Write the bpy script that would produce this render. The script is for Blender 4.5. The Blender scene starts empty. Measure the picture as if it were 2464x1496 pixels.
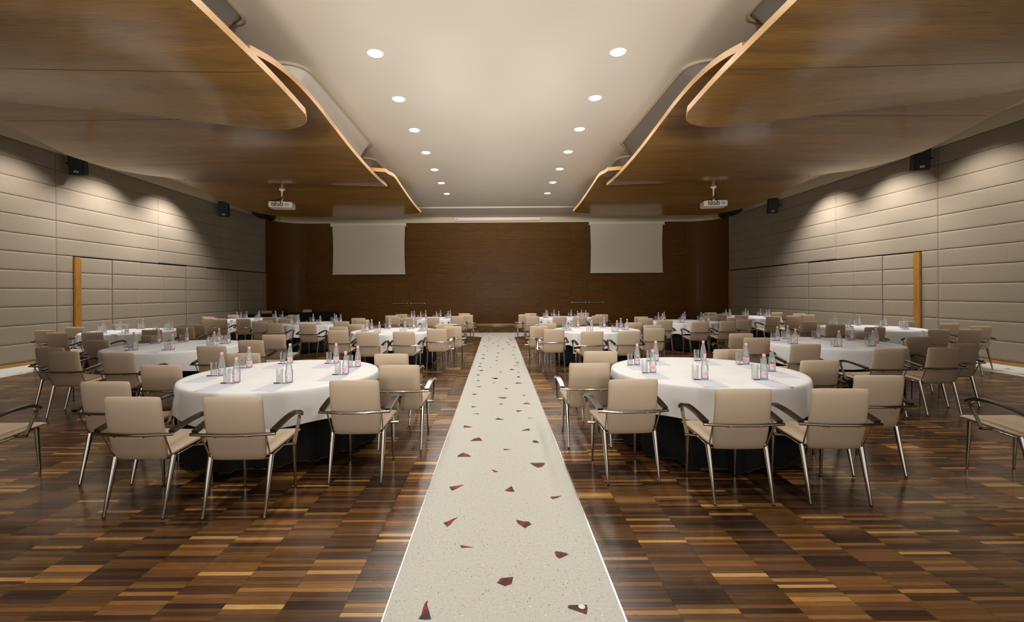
import bpy, math, random
from mathutils import Vector, Matrix
import numpy as np

R = math.radians
PI = math.pi
scene = bpy.context.scene
COL = scene.collection

# ------------------------------------------------------------------ camera
F = 1060.0          # focal length in pixels of the 2464 px wide frame
VX, VY = 1197.0, 705.0
ROLL = 0.0057
CAMH = 1.55
cam_d = bpy.data.cameras.new('camera')
cam = bpy.data.objects.new('camera', cam_d)
COL.objects.link(cam)
cam_d.sensor_width = 36.0
cam_d.lens = F * 36.0 / 2464.0
cam_d.shift_x = (1232.0 - VX) / 2464.0
cam_d.shift_y = -(748.0 - VY) / 2464.0
cam_d.clip_start = 0.05
cam_d.clip_end = 100
cam.matrix_world = Matrix.Translation((0, 0, CAMH)) @ Matrix.Rotation(PI / 2, 4, 'X') @ Matrix.Rotation(-ROLL, 4, 'Z')
scene.camera = cam

# ------------------------------------------------------------------ world, view
w = bpy.data.worlds.new('world')
scene.world = w
w.use_nodes = True
w.node_tree.nodes['Background'].inputs[0].default_value = (0.9, 0.85, 0.78, 1)
w.node_tree.nodes['Background'].inputs[1].default_value = 0.0
vs = scene.view_settings
vs.view_transform = 'Standard'
vs.look = 'None'
vs.gamma = 1
vs.use_curve_mapping = False
vs.exposure = 0.0
scene.cycles.use_denoising = True
scene.cycles.max_bounces = 8
scene.cycles.diffuse_bounces = 5
scene.cycles.transparent_max_bounces = 12
scene.cycles.sample_clamp_indirect = 6.0
scene.cycles.caustics_reflective = False
scene.cycles.caustics_refractive = False

CEIL = 5.27
DL_Y0, DL_DY = 6.83, 1.605      # first visible downlight and the spacing of the rows
DL_X = (-1.87, 1.89)
P_DOWN = 108.0
P_SIDE = 640.0
P_BACK = 170.0
P_UP = 1650.0
P_FAR = 3900.0
WARM = (1.0, 0.93, 0.84)


def spot(name, loc, power, size_deg, blend=0.5, radius=0.08, aim=(0, 0, -1), color=WARM):
    l = bpy.data.lights.new(name, 'SPOT')
    l.energy = power
    l.spot_size = R(size_deg)
    l.spot_blend = blend
    l.shadow_soft_size = radius
    l.color = color
    o = bpy.data.objects.new(name, l)
    COL.objects.link(o)
    o.location = loc
    o.rotation_euler = Vector(aim).to_track_quat('-Z', 'Y').to_euler()
    return o


# downlights: 7 rows seen, and the rows go on over the camera
dl_rows = [DL_Y0 + DL_DY * k for k in range(-4, 7)]
for yy in dl_rows:
    for xx in DL_X:
        spot('downlight_lamp', (xx, yy, CEIL - 0.03), P_DOWN * (1.25 if yy > 8 else 1.0), 165, 0.6, 0.09)
# wall washers in the gap between the canopies and the side walls
for sx in (-1, 1):
    for (yy, pw) in ((13.9, 1.0), (11.7, 0.85), (9.5, 0.5), (7.3, 0.35), (5.1, 0.3)):
        spot('wall_washer_lamp', (sx * 9.3, yy, CEIL - 0.05), P_SIDE * pw, 104, 0.8, 0.05, (sx * 0.26, -0.03, -1))


# added fill behind the camera: one wide soft light, and spots brightening the ceiling
def area(name, loc, sx, sy, power, aim, color=(1.0, 0.94, 0.87)):
    l = bpy.data.lights.new(name, 'AREA')
    l.shape = 'RECTANGLE'
    l.size, l.size_y = sx, sy
    l.energy = power
    l.color = color
    o = bpy.data.objects.new(name, l)
    COL.objects.link(o)
    o.location = loc
    o.rotation_euler = Vector(aim).to_track_quat('-Z', 'Y').to_euler()
    return o


area('added_fill_light', (0, -3.7, 2.0), 17, 3.0, P_BACK, (0, 1, 0.0))  # invented source, brightens chair backs and canopy undersides
for xx in (-2.2, 0, 2.2):  # invented spots aimed up at the ceiling ahead
    spot('added_ceiling_fill_far', (xx * 0.6, -2.4, 1.9), P_FAR, 24, 1.0, 0.3, (xx * 0.01, 1, 0.215), (1.0, 0.93, 0.85))
    spot('added_ceiling_fill', (xx, -2.6, 1.9), P_UP, 70, 1.0, 0.35, (-xx * 0.03, 1, 0.31), (1.0, 0.93, 0.85))


# ------------------------------------------------------------------ helpers: pixels to places
def unroll(x, y):
    u, v = x - VX, y - VY
    return u - ROLL * v, v + ROLL * u


def at_z(x, y, z):
    u, v = unroll(x, y)
    d = (CAMH - z) * F / v
    return u / F * d, d


def at_y(x, y, d):
    u, v = unroll(x, y)
    return u / F * d, CAMH - v / F * d


# ------------------------------------------------------------------ helpers: meshes
class MB:
    """collects boxes, tubes and lathes, and links them as one mesh"""

    def __init__(s):
        s.v, s.f, s.sm = [], [], []

    def add(s, vs_, fs_, smooth=False):
        b = len(s.v)
        s.v += [tuple(p) for p in vs_]
        s.f += [tuple(i + b for i in f) for f in fs_]
        s.sm += [smooth] * len(fs_)
        return s

    def box(s, x0, x1, y0, y1, z0, z1):
        return s.add([(x0, y0, z0), (x1, y0, z0), (x1, y1, z0), (x0, y1, z0),
                      (x0, y0, z1), (x1, y0, z1), (x1, y1, z1), (x0, y1, z1)],
                     [(0, 3, 2, 1), (4, 5, 6, 7), (0, 1, 5, 4), (1, 2, 6, 5), (2, 3, 7, 6), (3, 0, 4, 7)])

    def cbox(s, x0, x1, y0, y1, z0, z1, c):
        """box with all edges chamfered by c"""
        vs_, idx = [], {}
        X, Y, Z = (x0, x1), (y0, y1), (z0, z1)
        for i in (0, 1):
            for j in (0, 1):
                for k in (0, 1):
                    sx, sy, sz = (c, -c)[i], (c, -c)[j], (c, -c)[k]
                    idx[i, j, k, 0] = len(vs_); vs_.append((X[i], Y[j] + sy, Z[k] + sz))
                    idx[i, j, k, 1] = len(vs_); vs_.append((X[i] + sx, Y[j], Z[k] + sz))
                    idx[i, j, k, 2] = len(vs_); vs_.append((X[i] + sx, Y[j] + sy, Z[k]))
        fs = []
        for i in (0, 1):
            q = [idx[i, 0, 0, 0], idx[i, 1, 0, 0], idx[i, 1, 1, 0], idx[i, 0, 1, 0]]
            fs.append(q if i else q[::-1])
            q = [idx[0, i, 0, 1], idx[0, i, 1, 1], idx[1, i, 1, 1], idx[1, i, 0, 1]]
            fs.append(q if i else q[::-1])
            q = [idx[0, 0, i, 2], idx[1, 0, i, 2], idx[1, 1, i, 2], idx[0, 1, i, 2]]
            fs.append(q if i else q[::-1])
        for j in (0, 1):
            for k in (0, 1):
                q = [idx[0, j, k, 1], idx[1, j, k, 1], idx[1, j, k, 2], idx[0, j, k, 2]]
                fs.append(q if (j ^ k) else q[::-1])
                q = [idx[j, 0, k, 0], idx[j, 0, k, 2], idx[j, 1, k, 2], idx[j, 1, k, 0]]
                fs.append(q if (j ^ k) else q[::-1])
                q = [idx[j, k, 0, 0], idx[j, k, 1, 0], idx[j, k, 1, 1], idx[j, k, 0, 1]]
                fs.append(q if (j ^ k) else q[::-1])
        for i in (0, 1):
            for j in (0, 1):
                for k in (0, 1):
                    q = [idx[i, j, k, 0], idx[i, j, k, 1], idx[i, j, k, 2]]
                    fs.append(q if (i + j + k) % 2 else q[::-1])
        return s.add(vs_, fs)

    def tube(s, path, rad, n=10, smooth=True):
        path = [Vector(p) for p in path]
        rr = rad if hasattr(rad, '__len__') else [rad] * len(path)
        vs_, fs = [], []
        up0 = Vector((0, 0, 1))
        for i, p in enumerate(path):
            t = (path[min(i + 1, len(path) - 1)] - path[max(i - 1, 0)]).normalized()
            a = t.cross(up0)
            if a.length < 0.2:
                a = t.cross(Vector((0, 1, 0)))
            a.normalize()
            b = t.cross(a).normalized()
            if i and (a.dot(pa) < 0):
                a, b = -a, -b
            pa = a
            for k in range(n):
                an = 2 * PI * k / n
                vs_.append(p + a * math.cos(an) * rr[i] + b * math.sin(an) * rr[i])
        for i in range(len(path) - 1):
            for k in range(n):
                k2 = (k + 1) % n
                fs.append((i * n + k, i * n + k2, (i + 1) * n + k2, (i + 1) * n + k))
        s.add(vs_, fs, smooth)
        m = len(path) - 1
        s.add(vs_[:n], [tuple(range(n))[::-1]])
        s.add(vs_[m * n:], [tuple(range(n))])
        return s

    def strap(s, path, wx, th, smooth=False):
        """flat bar in a plane x = const; wx wide across x, th thick"""
        vs_, fs = [], []
        path = [Vector(p) for p in path]
        for i, p in enumerate(path):
            t = (path[min(i + 1, len(path) - 1)] - path[max(i - 1, 0)]).normalized()
            nrm = Vector((1, 0, 0)).cross(t).normalized()
            for (a, b) in ((-1, -1), (1, -1), (1, 1), (-1, 1)):
                vs_.append(p + Vector((wx / 2 * a, 0, 0)) + nrm * (th / 2 * b))
        for i in range(len(path) - 1):
            for k in range(4):
                k2 = (k + 1) % 4
                fs.append((i * 4 + k, i * 4 + k2, i * 4 + 4 + k2, i * 4 + 4 + k))
        fs.append((3, 2, 1, 0))
        m = (len(path) - 1) * 4
        fs.append((m, m + 1, m + 2, m + 3))
        return s.add(vs_, fs, smooth)

    def lathe(s, prof, n=20, c=(0, 0, 0), smooth=True, a0=0.0, a1=2 * PI, close=True):
        vs_, fs = [], []
        full = close
        m = n if full else n + 1
        for (r, z) in prof:
            for k in range(m):
                an = a0 + (a1 - a0) * k / n
                vs_.append((c[0] + r * math.cos(an), c[1] + r * math.sin(an), c[2] + z))
        for i in range(len(prof) - 1):
            for k in range(n):
                k2 = (k + 1) % m if full else k + 1
                fs.append((i * m + k, i * m + k2, (i + 1) * m + k2, (i + 1) * m + k))
        return s.add(vs_, fs, smooth)

    def mesh(s, name, mat=None):
        me = bpy.data.meshes.new(name)
        me.from_pydata(s.v, [], s.f)
        me.polygons.foreach_set('use_smooth', s.sm)
        if mat:
            me.materials.append(mat)
        me.update()
        return me

    def build(s, name, mat, parent=None):
        return link(name, s.mesh(name, mat), parent)


def link(name, me, parent=None, loc=None):
    o = bpy.data.objects.new(name, me)
    COL.objects.link(o)
    if parent is not None:
        o.parent = parent
    if loc is not None:
        o.location = loc
    return o


def tag(o, label=None, cat=None, group=None, kind=None):
    if label: o['label'] = label
    if cat: o['category'] = cat
    if group: o['group'] = group
    if kind: o['kind'] = kind
    return o


def empty(name, loc=(0, 0, 0), rz=0.0, **k):
    o = bpy.data.objects.new(name, None)
    COL.objects.link(o)
    o.empty_display_size = 0.1
    o.location = loc
    o.rotation_euler = (0, 0, rz)
    return tag(o, **k)


def kids(o):
    return KIDS.setdefault(o.name, [c for c in o.children])


KIDS = {}


def copy_tree(o, parent=None):
    c = o.copy()
    COL.objects.link(c)
    if parent is not None:
        c.parent = parent
    for ch in kids(o):
        copy_tree(ch, c)
    return c


# ------------------------------------------------------------------ materials
def mat(name, base, rough=0.5, metal=0.0, spec=0.5, coat=0.0, coat_rough=0.1, trans=0.0, ior=1.45, sheen=0.0,
        emit=None, emit_s=0.0):
    m = bpy.data.materials.new(name)
    m.use_nodes = True
    b = m.node_tree.nodes['Principled BSDF']
    b.inputs['Base Color'].default_value = (*base, 1)
    b.inputs['Roughness'].default_value = rough
    b.inputs['Metallic'].default_value = metal
    b.inputs['Specular IOR Level'].default_value = spec
    b.inputs['Coat Weight'].default_value = coat
    b.inputs['Coat Roughness'].default_value = coat_rough
    b.inputs['Transmission Weight'].default_value = trans
    b.inputs['IOR'].default_value = ior
    b.inputs['Sheen Weight'].default_value = sheen
    if emit:
        b.inputs['Emission Color'].default_value = (*emit, 1)
        b.inputs['Emission Strength'].default_value = emit_s
    return m


def nodes(m):
    return m.node_tree.nodes, m.node_tree.links, m.node_tree.nodes['Principled BSDF']


def coords(m, scale, kind='Object'):
    N, L, b = nodes(m)
    tc = N.new('ShaderNodeTexCoord')
    mp = N.new('ShaderNodeMapping')
    mp.inputs['Scale'].default_value = scale
    L.new(tc.outputs[kind], mp.inputs['Vector'])
    return mp.outputs['Vector']


def world_coords(m, scale):
    N, L, b = nodes(m)
    g = N.new('ShaderNodeNewGeometry')
    mp = N.new('ShaderNodeMapping')
    mp.inputs['Scale'].default_value = scale
    L.new(g.outputs['Position'], mp.inputs['Vector'])
    return mp.outputs['Vector']


def noise(m, vec, scale, detail=3, rough=0.5, dist=0.0):
    N, L, b = nodes(m)
    n = N.new('ShaderNodeTexNoise')
    n.inputs['Scale'].default_value = scale
    n.inputs['Detail'].default_value = detail
    n.inputs['Roughness'].default_value = rough
    n.inputs['Distortion'].default_value = dist
    L.new(vec, n.inputs['Vector'])
    return n.outputs['Fac']


def ramp(m, fac, stops, interp='LINEAR'):
    N, L, b = nodes(m)
    r = N.new('ShaderNodeValToRGB')
    r.color_ramp.interpolation = interp
    e = r.color_ramp.elements
    while len(e) < len(stops):
        e.new(0.5)
    for i, (p, c) in enumerate(stops):
        e[i].position = p
        e[i].color = (*c, 1) if len(c) == 3 else c
    L.new(fac, r.inputs['Fac'])
    return r.outputs['Color']


def mix(m, a, b_, fac, mode='MIX'):
    N, L, b = nodes(m)
    x = N.new('ShaderNodeMix')
    x.data_type = 'RGBA'
    x.blend_type = mode
    for (sock, val) in ((x.inputs[0], fac), (x.inputs[6], a), (x.inputs[7], b_)):
        if hasattr(val, 'links') or hasattr(val, 'is_linked'):
            L.new(val, sock)
        elif isinstance(val, (int, float)):
            sock.default_value = val
        else:
            sock.default_value = (*val, 1)
    return x.outputs[2]


def bump(m, fac, strength=0.2, dist=0.002):
    N, L, b = nodes(m)
    n = N.new('ShaderNodeBump')
    n.inputs['Strength'].default_value = strength
    n.inputs['Distance'].default_value = dist
    L.new(fac, n.inputs['Height'])
    L.new(n.outputs['Normal'], b.inputs['Normal'])


def set_base(m, col):
    N, L, b = nodes(m)
    L.new(col, b.inputs['Base Color'])


M = {}
# veneer of the canopies: fine grain running across the room
m = M['veneer'] = mat('canopy_veneer', (0.2, 0.09, 0.03), 0.42, coat=0.7, coat_rough=0.14)
v = world_coords(m, (0.45, 15.0, 15.0))
g1 = noise(m, v, 7.0, 5, 0.62)
v2 = world_coords(m, (0.25, 2.2, 2.2))
g2 = noise(m, v2, 2.0, 2, 0.5)
c1 = ramp(m, g1, [(0.28, (0.13, 0.062, 0.012)), (0.5, (0.24, 0.125, 0.026)), (0.72, (0.33, 0.185, 0.045))])
c2 = ramp(m, g2, [(0.3, (0.72, 0.72, 0.72)), (0.7, (1.15, 1.12, 1.05))])
set_base(m, mix(m, c1, c2, 1.0, 'MULTIPLY'))
bump(m, g2, 0.25, 0.02)

m = M['edge'] = mat('edge_banding', (0.62, 0.36, 0.13), 0.45, spec=0.3)
v = world_coords(m, (1, 1, 30))
set_base(m, ramp(m, noise(m, v, 6, 3), [(0.3, (0.27, 0.145, 0.045)), (0.7, (0.38, 0.22, 0.08))]))

m = M['backwood'] = mat('wall_veneer', (0.09, 0.04, 0.015), 0.55, spec=0.12, coat=0.05, coat_rough=0.25)
v = world_coords(m, (0.4, 12.0, 13.0))
g1 = noise(m, v, 7.0, 5, 0.6)
oi = m.node_tree.nodes.new('ShaderNodeObjectInfo')
cc = ramp(m, g1, [(0.3, (0.064, 0.027, 0.006)), (0.52, (0.112, 0.050, 0.010)), (0.74, (0.16, 0.078, 0.017))])
cr = ramp(m, oi.outputs['Random'], [(0.0, (0.93, 0.92, 0.92)), (1.0, (1.06, 1.06, 1.05))])
set_base(m, mix(m, cc, cr, 1.0, 'MULTIPLY'))

m = M['orangewood'] = mat('oak_trim', (0.42, 0.2, 0.05), 0.35, coat=0.3)
v = world_coords(m, (12, 12, 0.7))
set_base(m, ramp(m, noise(m, v, 6, 4), [(0.3, (0.27, 0.115, 0.022)), (0.7, (0.46, 0.23, 0.055))]))
m = M['basewood'] = mat('skirting_wood', (0.42, 0.2, 0.05), 0.35, coat=0.3)
v = world_coords(m, (1, 1, 20))
set_base(m, ramp(m, noise(m, v, 4, 4), [(0.3, (0.30, 0.14, 0.035)), (0.7, (0.50, 0.27, 0.08))]))

m = M['fabric'] = mat('wall_fabric', (0.30, 0.26, 0.21), 0.85, spec=0.25, sheen=0.15)
v = world_coords(m, (1, 1, 1))
n1 = noise(m, v, 260, 2, 0.6)
n2 = noise(m, v, 22, 3, 0.6)
ca = ramp(m, n1, [(0.3, (0.245, 0.208, 0.160)), (0.7, (0.325, 0.278, 0.218))])
cb = ramp(m, n2, [(0.3, (0.95, 0.95, 0.95)), (0.7, (1.04, 1.04, 1.04))])
set_base(m, mix(m, ca, cb, 1.0, 'MULTIPLY'))
bump(m, n1, 0.25, 0.003)
M['gap'] = mat('dark_gap', (0.012, 0.010, 0.009), 0.95, spec=0.0)
M['joint'] = mat('joint_fabric', (0.10, 0.085, 0.07), 0.9)

m = M['plaster'] = mat('cream_plaster', (0.70, 0.66, 0.58), 0.7, spec=0.2)
v = world_coords(m, (1, 1, 1))
set_base(m, ramp(m, noise(m, v, 0.5, 2), [(0.3, (0.76, 0.72, 0.635)), (0.7, (0.80, 0.76, 0.675))]))
m = M['cream'] = mat('cream_cornice', (0.62, 0.56, 0.42), 0.6, spec=0.2)
M['greybox'] = mat('grey_membrane', (0.30, 0.28, 0.26), 0.45, spec=0.3)
M['litbox'] = mat('lit_membrane', (0.88, 0.86, 0.83), 0.28, spec=0.5)  # bulkhead skin paled and glossed to stand in for light falling on it

# parquet: one random value per strip, kept on the mesh
m = M['parquet'] = mat('parquet_wood', (0.15, 0.07, 0.03), 0.3, coat=0.35, coat_rough=0.14)
N, L, b = nodes(m)
at = N.new('ShaderNodeAttribute')
at.attribute_type = 'GEOMETRY'
at.attribute_name = 'strip'
v = world_coords(m, (1.3, 24, 1))
gr = noise(m, v, 7, 3, 0.55, 0.0)
tone = ramp(m, at.outputs['Fac'], [(0.0, (0.026, 0.012, 0.0065)), (0.18, (0.050, 0.023, 0.010)), (0.42, (0.095, 0.043, 0.015)),
                                  (0.66, (0.155, 0.070, 0.021)), (0.82, (0.235, 0.108, 0.029)), (0.93, (0.34, 0.17, 0.045)), (1.0, (0.52, 0.30, 0.10))])
gc = ramp(m, gr, [(0.25, (0.68, 0.68, 0.68)), (0.75, (1.3, 1.3, 1.3))])
cm = mix(m, tone, gc, 1.0, 'MULTIPLY')
set_base(m, cm)
sc_ = noise(m, world_coords(m, (3, 3, 3)), 1.0, 2, 0.5)
L.new(ramp(m, sc_, [(0.3, (0.22, 0.22, 0.22)), (0.75, (0.38, 0.38, 0.38))]), b.inputs['Roughness'])
bump(m, gr, 0.03, 0.001)
M['subfloor'] = mat('subfloor', (0.035, 0.017, 0.008), 0.5)

# terrazzo
m = M['terrazzo'] = mat('terrazzo', (0.6, 0.58, 0.52), 0.5, spec=0.3)
N, L, b = nodes(m)
v = world_coords(m, (1, 1, 1))
vo = N.new('ShaderNodeTexVoronoi')
vo.inputs['Scale'].default_value = 85
vo.inputs['Randomness'].default_value = 1
L.new(v, vo.inputs['Vector'])
nb = noise(m, v, 60, 4, 0.7)
basec = ramp(m, nb, [(0.25, (0.44, 0.44, 0.405)), (0.55, (0.535, 0.54, 0.50)), (0.8, (0.61, 0.615, 0.585))])
sep = N.new('ShaderNodeSeparateColor')
L.new(vo.outputs['Color'], sep.inputs[0])
chipcol = ramp(m, sep.outputs[0], [(0.0, (0.06, 0.06, 0.05)), (0.25, (0.35, 0.22, 0.10)), (0.5, (0.22, 0.21, 0.19)), (0.75, (0.42, 0.34, 0.22)), (0.9, (0.95, 0.95, 0.92))], 'CONSTANT')
dmask = N.new('ShaderNodeMath'); dmask.operation = 'LESS_THAN'
L.new(vo.outputs['Distance'], dmask.inputs[0]); dmask.inputs[1].default_value = 0.27
pick = N.new('ShaderNodeMath'); pick.operation = 'LESS_THAN'
L.new(sep.outputs[1], pick.inputs[0]); pick.inputs[1].default_value = 0.13
mm = N.new('ShaderNodeMath'); mm.operation = 'MULTIPLY'
L.new(dmask.outputs[0], mm.inputs[0]); L.new(pick.outputs[0], mm.inputs[1])
set_base(m, mix(m, basec, chipcol, mm.outputs[0]))

m = M['redglass'] = mat('red_glass_inlay', (0.15, 0.02, 0.02), 0.5, spec=0.2)
v = world_coords(m, (1, 1, 1))
set_base(m, ramp(m, noise(m, v, 14, 2), [(0.38, (0.045, 0.025, 0.03)), (0.52, (0.13, 0.025, 0.028)), (0.68, (0.36, 0.035, 0.025))]))
M['edgemetal'] = mat('steel_edging', (0.55, 0.56, 0.56), 0.3, metal=0.9)

# chair
m = M['leather'] = mat('beige_leather', (0.5, 0.38, 0.26), 0.5, spec=0.35)
v = coords(m, (1, 1, 1))
nl = noise(m, v, 420, 2, 0.6)
set_base(m, ramp(m, nl, [(0.3, (0.405, 0.322, 0.235)), (0.7, (0.49, 0.395, 0.293))]))
bump(m, nl, 0.15, 0.001)
M['chrome'] = mat('polished_chrome', (0.50, 0.47, 0.43), 0.1, metal=1.0)
M['armwood'] = mat('dark_armrest', (0.018, 0.012, 0.010), 0.18, coat=0.6)
M['foot'] = mat('black_foot', (0.02, 0.02, 0.02), 0.6)

m = M['cloth'] = mat('white_cloth', (0.80, 0.80, 0.80), 0.7, spec=0.25, sheen=0.1)
v = coords(m, (1, 1, 1))
set_base(m, ramp(m, noise(m, v, 3, 4), [(0.3, (0.70, 0.715, 0.74)), (0.7, (0.745, 0.76, 0.785))]))
bump(m, noise(m, v, 9, 3), 0.12, 0.01)
m = M['blackcloth'] = mat('black_cloth', (0.009, 0.0085, 0.0095), 0.8, spec=0.2)
bump(m, noise(m, coords(m, (1, 1, 1)), 300, 2), 0.2, 0.002)
M['hem'] = mat('hem_stitching', (0.05, 0.047, 0.05), 0.7)
M['whitehem'] = mat('white_hem', (0.70, 0.69, 0.66), 0.8)
M['paper'] = mat('notepad_paper', (0.58, 0.60, 0.71), 0.75, spec=0.2)
M['pen'] = mat('pen_barrel', (0.015, 0.015, 0.017), 0.3)
M['pengrey'] = mat('pen_grip', (0.25, 0.25, 0.27), 0.35)


def thin_glass(name, tint, edge, gloss=0.6, refract_white=0.0):
    m = bpy.data.materials.new(name)
    m.use_nodes = True
    N, L = m.node_tree.nodes, m.node_tree.links
    N.clear()
    out = N.new('ShaderNodeOutputMaterial')
    lw = N.new('ShaderNodeLayerWeight'); lw.inputs['Blend'].default_value = 0.35
    cr = N.new('ShaderNodeValToRGB')
    e = cr.color_ramp.elements
    e[0].position, e[0].color = 0.15, (*tint, 1)
    e[1].position, e[1].color = 0.85, (*edge, 1)
    L.new(lw.outputs['Facing'], cr.inputs['Fac'])
    tr = N.new('ShaderNodeBsdfTransparent'); L.new(cr.outputs['Color'], tr.inputs['Color'])
    gl = N.new('ShaderNodeBsdfGlossy'); gl.inputs['Roughness'].default_value = 0.03
    fr = N.new('ShaderNodeFresnel'); fr.inputs['IOR'].default_value = 1.45
    mu = N.new('ShaderNodeMath'); mu.operation = 'MULTIPLY'; mu.inputs[1].default_value = gloss
    L.new(fr.outputs[0], mu.inputs[0])
    mx = N.new('ShaderNodeMixShader')
    L.new(mu.outputs[0], mx.inputs[0]); L.new(tr.outputs[0], mx.inputs[1]); L.new(gl.outputs[0], mx.inputs[2])
    df = N.new('ShaderNodeBsdfTranslucent'); df.inputs['Color'].default_value = (0.9, 0.95, 0.97, 1)
    dd_ = N.new('ShaderNodeBsdfDiffuse'); dd_.inputs['Color'].default_value = (0.8, 0.86, 0.88, 1)
    m1 = N.new('ShaderNodeMixShader'); m1.inputs[0].default_value = 0.5
    L.new(df.outputs[0], m1.inputs[1]); L.new(dd_.outputs[0], m1.inputs[2])
    m2 = N.new('ShaderNodeMixShader'); m2.inputs[0].default_value = refract_white  # pale share painted in for light that glass and water would refract
    L.new(mx.outputs[0], m2.inputs[1]); L.new(m1.outputs[0], m2.inputs[2])
    L.new(m2.outputs[0], out.inputs['Surface'])
    return m


M['glass'] = thin_glass('clear_glass', (0.99, 0.995, 0.995), (0.93, 0.945, 0.95), 0.5, 0.02)
M['water'] = thin_glass('bottle_glass', (0.955, 0.97, 0.975), (0.52, 0.58, 0.62), 0.9, 0.26)
M['cap'] = mat('pink_cap', (0.74, 0.36, 0.41), 0.4)
m = M['label'] = mat('bottle_label', (0.8, 0.3, 0.4), 0.5)
N, L, b = nodes(m)
v = coords(m, (1, 1, 1))
wv = N.new('ShaderNodeTexWave')
wv.inputs['Scale'].default_value = 26
wv.inputs['Distortion'].default_value = 5
L.new(v, wv.inputs['Vector'])
set_base(m, ramp(m, wv.outputs['Fac'], [(0.0, (0.46, 0.10, 0.20)), (0.45, (0.72, 0.28, 0.40)), (0.8, (0.86, 0.60, 0.68))]))
M['labelband'] = mat('label_border', (0.80, 0.62, 0.68), 0.5)

M['screen'] = mat('projection_screen', (0.60, 0.55, 0.47), 0.7, spec=0.2)
M['screencase'] = mat('screen_casing', (0.72, 0.68, 0.56), 0.5)
M['whitecase'] = mat('white_casing', (0.78, 0.72, 0.68), 0.4)
M['black'] = mat('black_plastic', (0.012, 0.012, 0.013), 0.5, spec=0.3)
m = M['grille'] = mat('speaker_grille', (0.014, 0.014, 0.015), 0.65)
bump(m, noise(m, coords(m, (1, 1, 1)), 350, 1), 0.4, 0.002)
M['logo'] = mat('white_badge', (0.8, 0.8, 0.78), 0.4)
M['projector'] = mat('projector_shell', (0.80, 0.76, 0.68), 0.35)
M['vent'] = mat('projector_vent', (0.20, 0.17, 0.14), 0.6)
M['lampglow'] = mat('lamp_glow', (1, 1, 1), 0.5, emit=(1.0, 0.95, 0.88), emit_s=16.0)
M['trimring'] = mat('lamp_ring', (0.85, 0.85, 0.84), 0.25, emit=(1.0, 0.97, 0.93), emit_s=0.35)
M['darkmetal'] = mat('dark_metal', (0.05, 0.045, 0.04), 0.35, metal=0.8)
M['barmetal'] = mat('brushed_bar', (0.55, 0.47, 0.36), 0.3, metal=0.9)

# ------------------------------------------------------------------ structure
XW = 10.55          # half width of the room
YB = 21.4           # back wall
YC = 20.05          # where the wood wall begins to curve out of the side walls
YF = -4.0           # wall behind the camera
PZ, PH = 0.076, 0.4078
TOPW = PZ + 12 * PH     # 4.97
AX0, AX1 = -0.556, 0.598   # aisle edges
SX = 9.42           # inner edge of the side terrazzo strips
CY0, CY1 = 15.9, 17.3   # cross strip

floor = MB().box(-XW - .3, XW + .3, YF - .3, YB + .3, -0.2, -0.012).build('floor', M['subfloor'])
tag(floor, kind='structure')

rnd = random.Random(7)


def strip_box(x0, x1, y0, y1, z1):
    g = 0.0006
    return (x0 + g, x1 - g, y0 + g, y1 - g, -0.012, z1)


BOXF = [(4, 5, 6, 7), (0, 1, 5, 4), (1, 2, 6, 5), (2, 3, 7, 6), (3, 0, 4, 7)]


def box_verts(b):
    x0, x1, y0, y1, z0, z1 = b
    return [(x0, y0, z0), (x1, y0, z0), (x1, y1, z0), (x0, y1, z0), (x0, y0, z1), (x1, y0, z1), (x1, y1, z1), (x0, y1, z1)]


def corner_cut(y):
    """how far the terrazzo flares beside the aisle end"""
    if y < 15.45 or y > CY0: return 0.0
    t = (y - 15.45) / (CY0 - 15.45)
    return 1.25 * (1 - math.sqrt(max(0, 1 - t * t)))


near, far = [], []
SW = 0.30


def fill_cols(xa, xb, ya, yb, cut=None, start=None):
    """columns of parquet strips; the first column starts with a part width"""
    n0 = math.floor((xa - 0.13) / SW) if start is None else 0
    xs = [xa]
    x = (xa + start) if start is not None else (n0 + 1) * SW + 0.13
    while x < xb - 0.02:
        if x > xa + 0.02: xs.append(x)
        x += SW
    xs.append(xb)
    for i in range(len(xs) - 1):
        c0, c1 = xs[i], xs[i + 1]
        y = ya + rnd.random() * 0.02
        bias = rnd.uniform(-0.05, 0.05)
        run = 0
        while y < yb:
            sw = rnd.uniform(0.024, 0.036)
            y1 = min(y + sw, yb)
            xm = max(abs(c0), abs(c1))
            if min(abs(c0), abs(c1)) < 1.25 * y + 1.2:
                if cut is None or not (cut(0.5 * (y + y1)) > 0 and min(abs(c0 - AX0), abs(c1 - AX0), abs(c0 - AX1), abs(c1 - AX1)) < cut(0.5 * (y + y1)) - 0.1):
                    if run <= 0:
                        bias = rnd.gauss(0, 0.16); run = rnd.randint(3, 12)
                    run -= 1
                    val = min(1, max(0, rnd.betavariate(1.7, 2.3) + bias))
                    if rnd.random() < 0.035: val = rnd.uniform(0.9, 1.0)
                    zt = rnd.uniform(-0.0004, 0.0004)
                    b = strip_box(c0, c1, y, y1, zt)
                    # seen size in the photograph
                    yc = 0.5 * (y + y1)
                    vis = yc > 2.04 and min(abs(c0), abs(c1)) < 1.16 * yc
                    near.append((yc, b, val)) if (vis and yc < 3.2) else far.append((b, val))
            y = y1


fill_cols(-SX, AX0, 1.0, CY0, corner_cut)
fill_cols(AX1, SX, 1.0, CY0, corner_cut, 0.27)
fill_cols(-XW, XW, CY1, YB, None)
near.sort(key=lambda t: t[0])
for (yc, b, val) in near[300:]:
    far.append((b, val))
near = near[:300]


def add_attr(me, vals):
    a = me.attributes.new('strip', 'FLOAT', 'FACE')
    a.data.foreach_set('value', np.array(vals, dtype=np.float32))


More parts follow.
